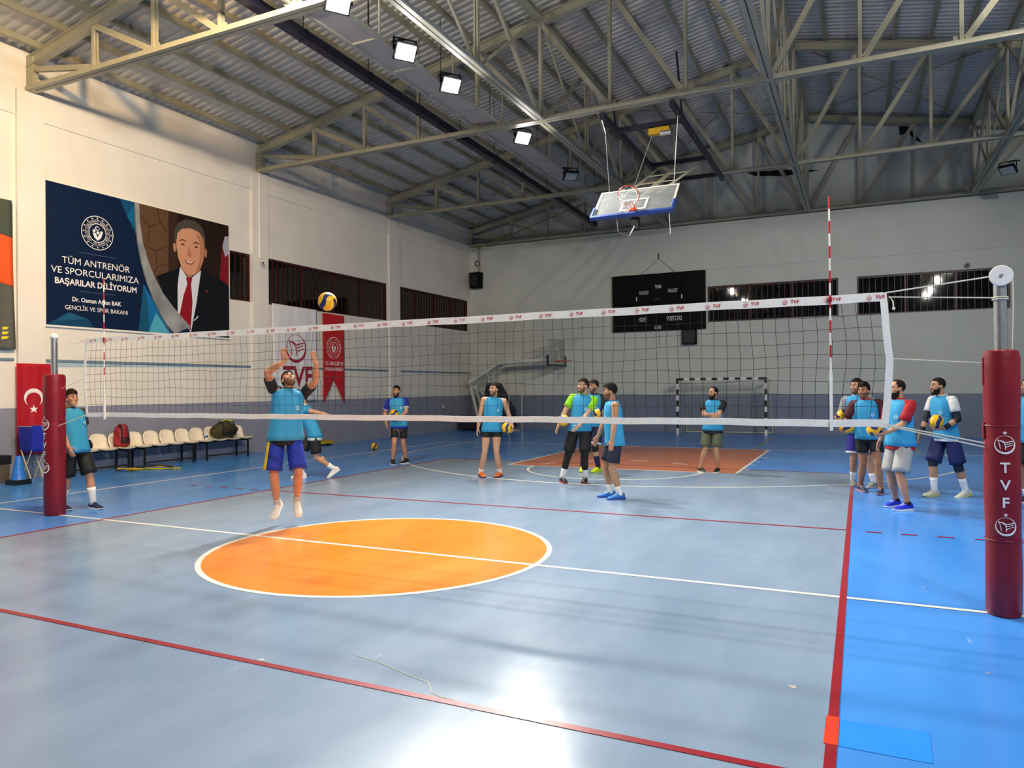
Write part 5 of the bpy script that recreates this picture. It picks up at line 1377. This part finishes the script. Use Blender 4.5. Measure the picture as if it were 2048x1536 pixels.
CAST = [
dict(label='young man in charcoal tee and tall white socks behind the left post', root=(-5.62,.42), head=6, h=1.74, pel=(.033,-.02,.835), neck=(.05,-.10,1.419), chest=-10,
     Rw=(.25,.14,.87), Re=(.28,-.06,1.12), Lw=(-.22,-.12,.86), Le=(-.26,-.15,1.1), Ra=(.10,-.17,0), La=(-.10,.20,0), Rf=(-10,0), Lf=(-8,0), hyaw=-2, hpitch=8, style='thick', hair='dark', beard=0, skin='#C48F70',
     shirt='#33302F', sleeve=.66, shorts='#15171A', short_len=.92, short_w=1.45, socks=('#F0F0EE',.42), shoes=('#14244A','#E9E9E6','#24386A'), hem=.86, vestw=1.06),
dict(label='jumping setter with raised arms, cyan vest over black tee and royal blue shorts', root=(-1.859,.612), head=-48, h=1.80, z=0.0, pel=(.017,.0,1.06), pz=1.135, neck=(-.024,-.06,1.67), hoff=(0,-.035,.125), chest=8,
     Rw=(.02,.22,2.06), Re=(.30,.10,1.86), Lw=(-.36,.24,2.03), Le=(-.46,.14,1.75), Rn=(0,.5,.9), Ln=(0,.5,.9), Rd=(.05,.12,1), Ld=(.35,.10,1), raiseR=.06, raiseL=.03, Ra=(.125,-.06,.285), La=(-.115,-.03,.325), feetmode='abs', Rf=(-22,34), Lf=(10,42), hyaw=18, hpitch=52, style='short', hair='dark', beard=1, skin='#C08A68', curl=.18, spread=.5,
     shirt='#101114', sleeve=.60, tail=.06, shorts='#1230A8', short_len=.94, short_w=1.45, stripe=('#E8C81E','R'), socks=('#B9B9B5',.86), shoes=('#E7E2D6','#EDEAE2','#D8D2C4'), hem=.88, vestw=1.10),
dict(label='man half hidden behind the jumping setter, striding in white socks and white shoes', root=(-4.936,4.648), head=222, h=1.78, pel=(.02,-.04,.80), pz=.86, neck=(.04,.16,1.395), chest=-15,
     Rw=(.15,.35,1.05), Re=(.25,.15,1.15), Lw=(-.12,-.48,1.16), Le=(-.22,-.30,1.3), Ra=(.05,.24,0), La=(-.06,-.40,.17), Rf=(0,0), Lf=(0,35), Lk=(0,.3,-.1), hyaw=0, hpitch=-5, beard=1, skin='#C79472',
     shirt='#CFE3DC', sleeve=.35, sleevecol='#2F97C6', tail=.06, shorts='#121316', short_len=.82, short_w=1.3, socks=('#F0F0EE',.66), shoes=('#E9E7E2','#EFEDE8','#BFC3C6'), hem=.86),
dict(label='bearded man in royal blue sleeves and black shorts walking with a ball at far left', root=(-4.824,7.398), head=-62, h=1.79, pel=(-.02,.0,.868), neck=(.03,.005,1.458),
     Rw=(.27,.04,.93), Re=(.30,-.05,1.15), Lw=(-.02,.28,1.06), Le=(-.28,.05,1.17), ball=(.065,.26,1.15), hold='L', Lc=(-.35,.10,-1), Ld=(1,.3,.1), ballrot=(.2,.9,.3), balllabel='volleyball held against the stomach by the blue-sleeved man', Ra=(.11,.12,0), La=(-.13,-.12,0), Rf=(18,0), Lf=(-30,0), hyaw=-18, hpitch=0, style='short', beard=2, skin='#C08A68',
     shirt='#1C22A0', sleeve=.66, cuff='#E6E6E6', tail=.05, shorts='#111214', short_len=.72, short_w=1.08, socks=('#17181A',.90), shoes=('#141518','#ECECEA','#2A2B2E'), hem=.86),
dict(label='sleeveless player in very short black shorts and orange shoes holding a ball at his hip', root=(-1.792,6.041), head=-66, h=1.82, pel=(-.04,.003,.893), neck=(-.09,.005,1.517),
     Rw=(.24,.03,.88), Re=(.22,-.06,1.2), Lw=(-.40,.05,.98), Le=(-.36,-.10,1.2), ball=(-.33,.13,.945), hold='L', Lc=(-1,-.3,-.35), Ld=(.1,.8,-.6), ballrot=(1.0,.2,.5), balllabel='volleyball held at the hip of the sleeveless player in short black shorts', Ra=(.165,.0,0), La=(-.165,.0,0), Rf=(22,0), Lf=(-24,0), hyaw=-38, hpitch=4, style='short', beard=1, skin='#C99A78',
     collarcol='#14161A', shorts='#0E0F12', short_len=.36, short_w=1.12, socks=('#F0F0EE',.84), shoes=('#E8722A','#3A3F78','#F08A3A'), hem=.86),
dict(label='player in lime green tee and black leggings with a ball under his arm', root=(-.004,5.871), head=-82, h=1.87, pel=(-.10,-.03,.919), neck=(-.17,-.05,1.56),
     Rw=(.28,.10,.98), Re=(.36,-.06,1.2), Lw=(-.10,.24,.95), Le=(-.33,.02,1.14), ball=(.165,.10,1.12), ballrot=(.1,1.2,.2), balllabel='volleyball tucked under the arm of the lime green tee player', Ra=(.20,.05,0), La=(-.18,-.04,0), Rf=(30,0), Lf=(4,0), Rn=(-1,.2,0), Ld=(.6,.3,-.6), hyaw=-35, hpitch=8, style='quiff', hair='brown', beard=1, skin='#CFA07F',
     shirt='#8EDB12', sleeve=.66, shorts='#101114', short_len=.88, short_w=1.3, extra=[('legging','#0F1012','Rshank',-.05,.62,.064,.056),('legging','#0F1012','Lshank',-.05,.62,.064,.056),('legging','#0F1012','Rthigh',.7,1.05,.080,.066),('legging','#0F1012','Lthigh',.7,1.05,.080,.066)], socks=('#F0F0EE',.62), shoes=('#1A1B1E','#B03A30','#D8D8D8'), hem=.89),
dict(label='player behind the lime green tee, with black sleeves, navy socks and yellow shoes', root=(-.312,7.547), head=-95, h=1.86, pel=(-.07,-.05,.843), neck=(-.10,-.06,1.57),
     Rw=(.10,.25,1.12), Re=(.26,.0,1.15), Lw=(-.33,.12,1.1), Le=(-.33,-.08,1.2), ball=(-.30,.22,1.18), hold='L', Lc=(-.5,.3,-.9), Ld=(.9,.3,.2), ballrot=(.6,.2,1.0), balllabel='volleyball half hidden between the lime tee player and the man in profile', Ra=(.15,.03,0), La=(-.15,-.03,0), Rf=(20,0), Lf=(-12,0), hyaw=-20, style='short', hair='black', beard=1, skin='#C79472',
     shirt='#12181C', sleeve=.75, shorts='#121A3C', short_len=.85, short_w=1.35, hemband='#C9CCD8', extra=[('knee_pad','#101216','Lthigh',.88,1.05,.066,.064),('knee_pad','#101216','Lshank',-.05,.18,.064,.062),('knee_pad','#101216','Rthigh',.88,1.05,.066,.064),('knee_pad','#101216','Rshank',-.05,.18,.064,.062)], socks=('#16204A',.40), shoes=('#D8EC12','#C8E010','#E6F23A'), hem=.88),
dict(label='bare-armed man in profile with navy shorts and blue-yellow shoes', root=(1.209,4.325), head=-152, h=1.77, pel=(-.01,-.03,.835), neck=(.0,.0,1.463),
     Rw=(.24,.22,.86), Re=(.27,.0,1.12), Lw=(-.27,.06,.89), Le=(-.28,-.10,1.14), Ra=(.12,.06,0), La=(-.12,-.04,0), Rf=(4,0), Lf=(12,0), hyaw=-6, hpitch=-2, style='quiff', hair='black', beard=1, skin='#B98A66',
     collarcol='#1B2FA8', shorts='#151B36', short_len=.80, short_w=1.3, socks=('#F0F0EE',.70), shoes=('#1F6FC4','#1B4FA0','#D6EA1E'), hem=.83, vestw=1.06),
dict(label='bearded man with arms crossed and olive shorts standing before the goal', root=(1.933,8.318), head=-92, h=1.70, pel=(-.06,-.03,.777), neck=(-.08,-.04,1.382),
     Rw=(-.13,.19,1.11), Re=(.19,.10,1.06), Lw=(-.01,.23,1.15), Le=(-.31,.08,1.07), Rd=(-1,-.35,.15), Ld=(.9,-.5,.0), Rn=(.1,-1,.2), Ln=(-.2,-1,.0), Ra=(.16,.03,0), La=(-.14,-.03,0), Rf=(42,0), Lf=(-6,0), hyaw=-38, style='bald', hair='black', beard=3, skin='#C28E6C', build=1.06,
     shirt='#121316', sleeve=.66, tail=.07, shorts='#5E6248', short_len=.86, short_w=1.25, socks=('#C29272',.90), shoes=('#141416','#E4E4E2','#1E1E20'), hem=.88),
dict(label='player in grey sleeves and purple shorts mostly hidden behind the dark red sleeved man', root=(4.661,7.157), head=-105, h=1.82, pel=(.03,.0,.881), neck=(.06,.03,1.52),
     Rw=(.24,.38,1.1), Re=(.30,.12,1.15), Lw=(-.24,.12,.98), Le=(-.28,-.05,1.2), ball=(.17,.46,1.20), hold='R', Rc=(.9,-.1,-.4), Rd=(-.2,1,.1), ballrot=(.4,.1,.4), balllabel='volleyball just above the net bottom tape held by the grey-sleeved player', Ra=(.16,-.06,0), La=(-.17,.06,0), Rf=(20,0), Lf=(-10,0), hyaw=-25, hpitch=0, style='short', hair='black', beard=1, skin='#C79472',
     shirt='#8A8C90', sleeve=.8, shorts='#2A1F86', short_len=.82, short_w=1.4, hemband='#E4E4EA', socks=('#F0F0EE',.62), shoes=('#8E8F8A','#B9BAB4','#A9AAA6'), hem=.88),
dict(label='player with dark red sleeves and black shorts holding a ball beside the right antenna', root=(4.784,6.421), head=-96, h=1.75, pel=(.03,.0,.882), neck=(.06,.05,1.467),
     Rw=(.34,.32,1.08), Re=(.34,.10,1.15), Lw=(-.23,.12,.92), Le=(-.28,-.06,1.16), ball=(.29,.36,1.06), hold='R', Rc=(.8,-.2,-.5), Rd=(-.2,1,.0), ballrot=(.3,.8,.1), balllabel='volleyball held just below the net bottom tape by the dark red sleeved player', Ra=(.15,-.12,0), La=(-.14,.10,0), Rf=(30,0), Lf=(-4,0), hyaw=-22, hpitch=-4, hoff=(.02,.05,.15), style='thick', hair='black', beard=1, skin='#B07A58',
     shirt='#A01E2A', sleeve=.85, sleevecol='#4A1418', shorts='#121214', short_len=.58, short_w=1.15, socks=('#B07A58',.93), shoes=('#2C3450','#C98A8A','#D79A9A'), hem=.87),
dict(label='bearded man in red tee and light grey shorts holding a ball near the right post', root=(5.117,4.933), head=-142, h=1.78, pel=(.0,-.02,.895), neck=(.0,-.01,1.493),
     Rw=(.27,.08,.92), Re=(.29,-.10,1.15), Lw=(-.08,.28,1.10), Le=(-.27,-.08,1.12), ball=(.03,.36,1.10), hold='L', Lc=(-.75,-.25,-.6), Ld=(.3,1,.1), ballrot=(.2,.4,1.2), balllabel='volleyball held out by the red tee man', Ra=(.15,-.03,0), La=(-.16,.06,0), Rf=(12,0), Lf=(-2,0), hyaw=-14, style='bald', hair='dark', beard=3, skin='#C28E6C', build=1.08,
     shirt='#B0101C', sleeve=.82, tail=.05, shorts='#A9A8A4', short_len=.93, short_w=1.35, socks=('#17181A',.93), shoes=('#1A2ED0','#F0F0EE','#E8E8F4'), hem=.87),
dict(label='tall man in white tee with black arm sleeves and navy shorts holding a ball', root=(5.794,6.371), head=-142, h=1.82, pel=(.0,-.02,.905), neck=(.01,.05,1.535),
     Rw=(.24,.22,.92), Re=(.27,.0,1.15), Lw=(-.20,.26,1.04), Le=(-.27,-.02,1.15), ball=(-.16,.30,1.15), hold='L', Lc=(-.25,-.1,-1), Ld=(.3,1,.2), ballrot=(1.3,.3,.3), balllabel='volleyball resting on the hand of the black arm sleeve player', Ra=(.10,.15,0), La=(-.10,-.22,0), Rf=(8,0), Lf=(-2,14), hyaw=-10, hoff=(0,.06,.15), style='buzz', hair='dark', beard=2, skin='#BE8B68',
     shirt='#D9D8D4', sleeve=.62, tail=.04, shorts='#1C2258', short_len=.95, short_w=1.45, extra=[('arm_sleeve','#10141E','Lupper',.60,1.05,.052,.048),('arm_sleeve','#10141E','Lfore',-.05,.95,.048,.032),('arm_sleeve','#10141E','Rupper',.60,1.05,.052,.048),('arm_sleeve','#10141E','Rfore',-.05,.95,.048,.032),('knee_sleeve','#1E2438','Lthigh',.86,1.05,.070,.066),('knee_sleeve','#1E2438','Lshank',-.05,.24,.066,.066),('knee_sleeve','#1E2438','Rthigh',.86,1.05,.070,.066),('knee_sleeve','#1E2438','Rshank',-.05,.10,.066,.064)], socks=('#F0F0EE',.52), shoes=('#D6D2BE','#C9C77A','#E2DFD0'), hem=.87),
dict(label='player at the right edge, mostly hidden by the padded post', root=(6.83,6.05), head=-150, h=1.80, pel=(.0,-.02,.90), neck=(.0,.0,1.5),
     Rw=(.24,.08,.88), Re=(.28,-.06,1.15), Lw=(-.24,.10,.9), Le=(-.28,-.06,1.15), Ra=(.11,.03,0), La=(-.11,-.05,0), hyaw=10, style='buzz', hair='black', beard=1, skin='#B98562',
     shirt='#2F97C6', sleeve=.5, shorts='#121316', short_len=.85, short_w=1.3, socks=('#F0F0EE',.7), shoes=('#20222A','#E8E8E6','#30323A'), hem=.86),
]
for i, sp in enumerate(CAST): person('p', sp)
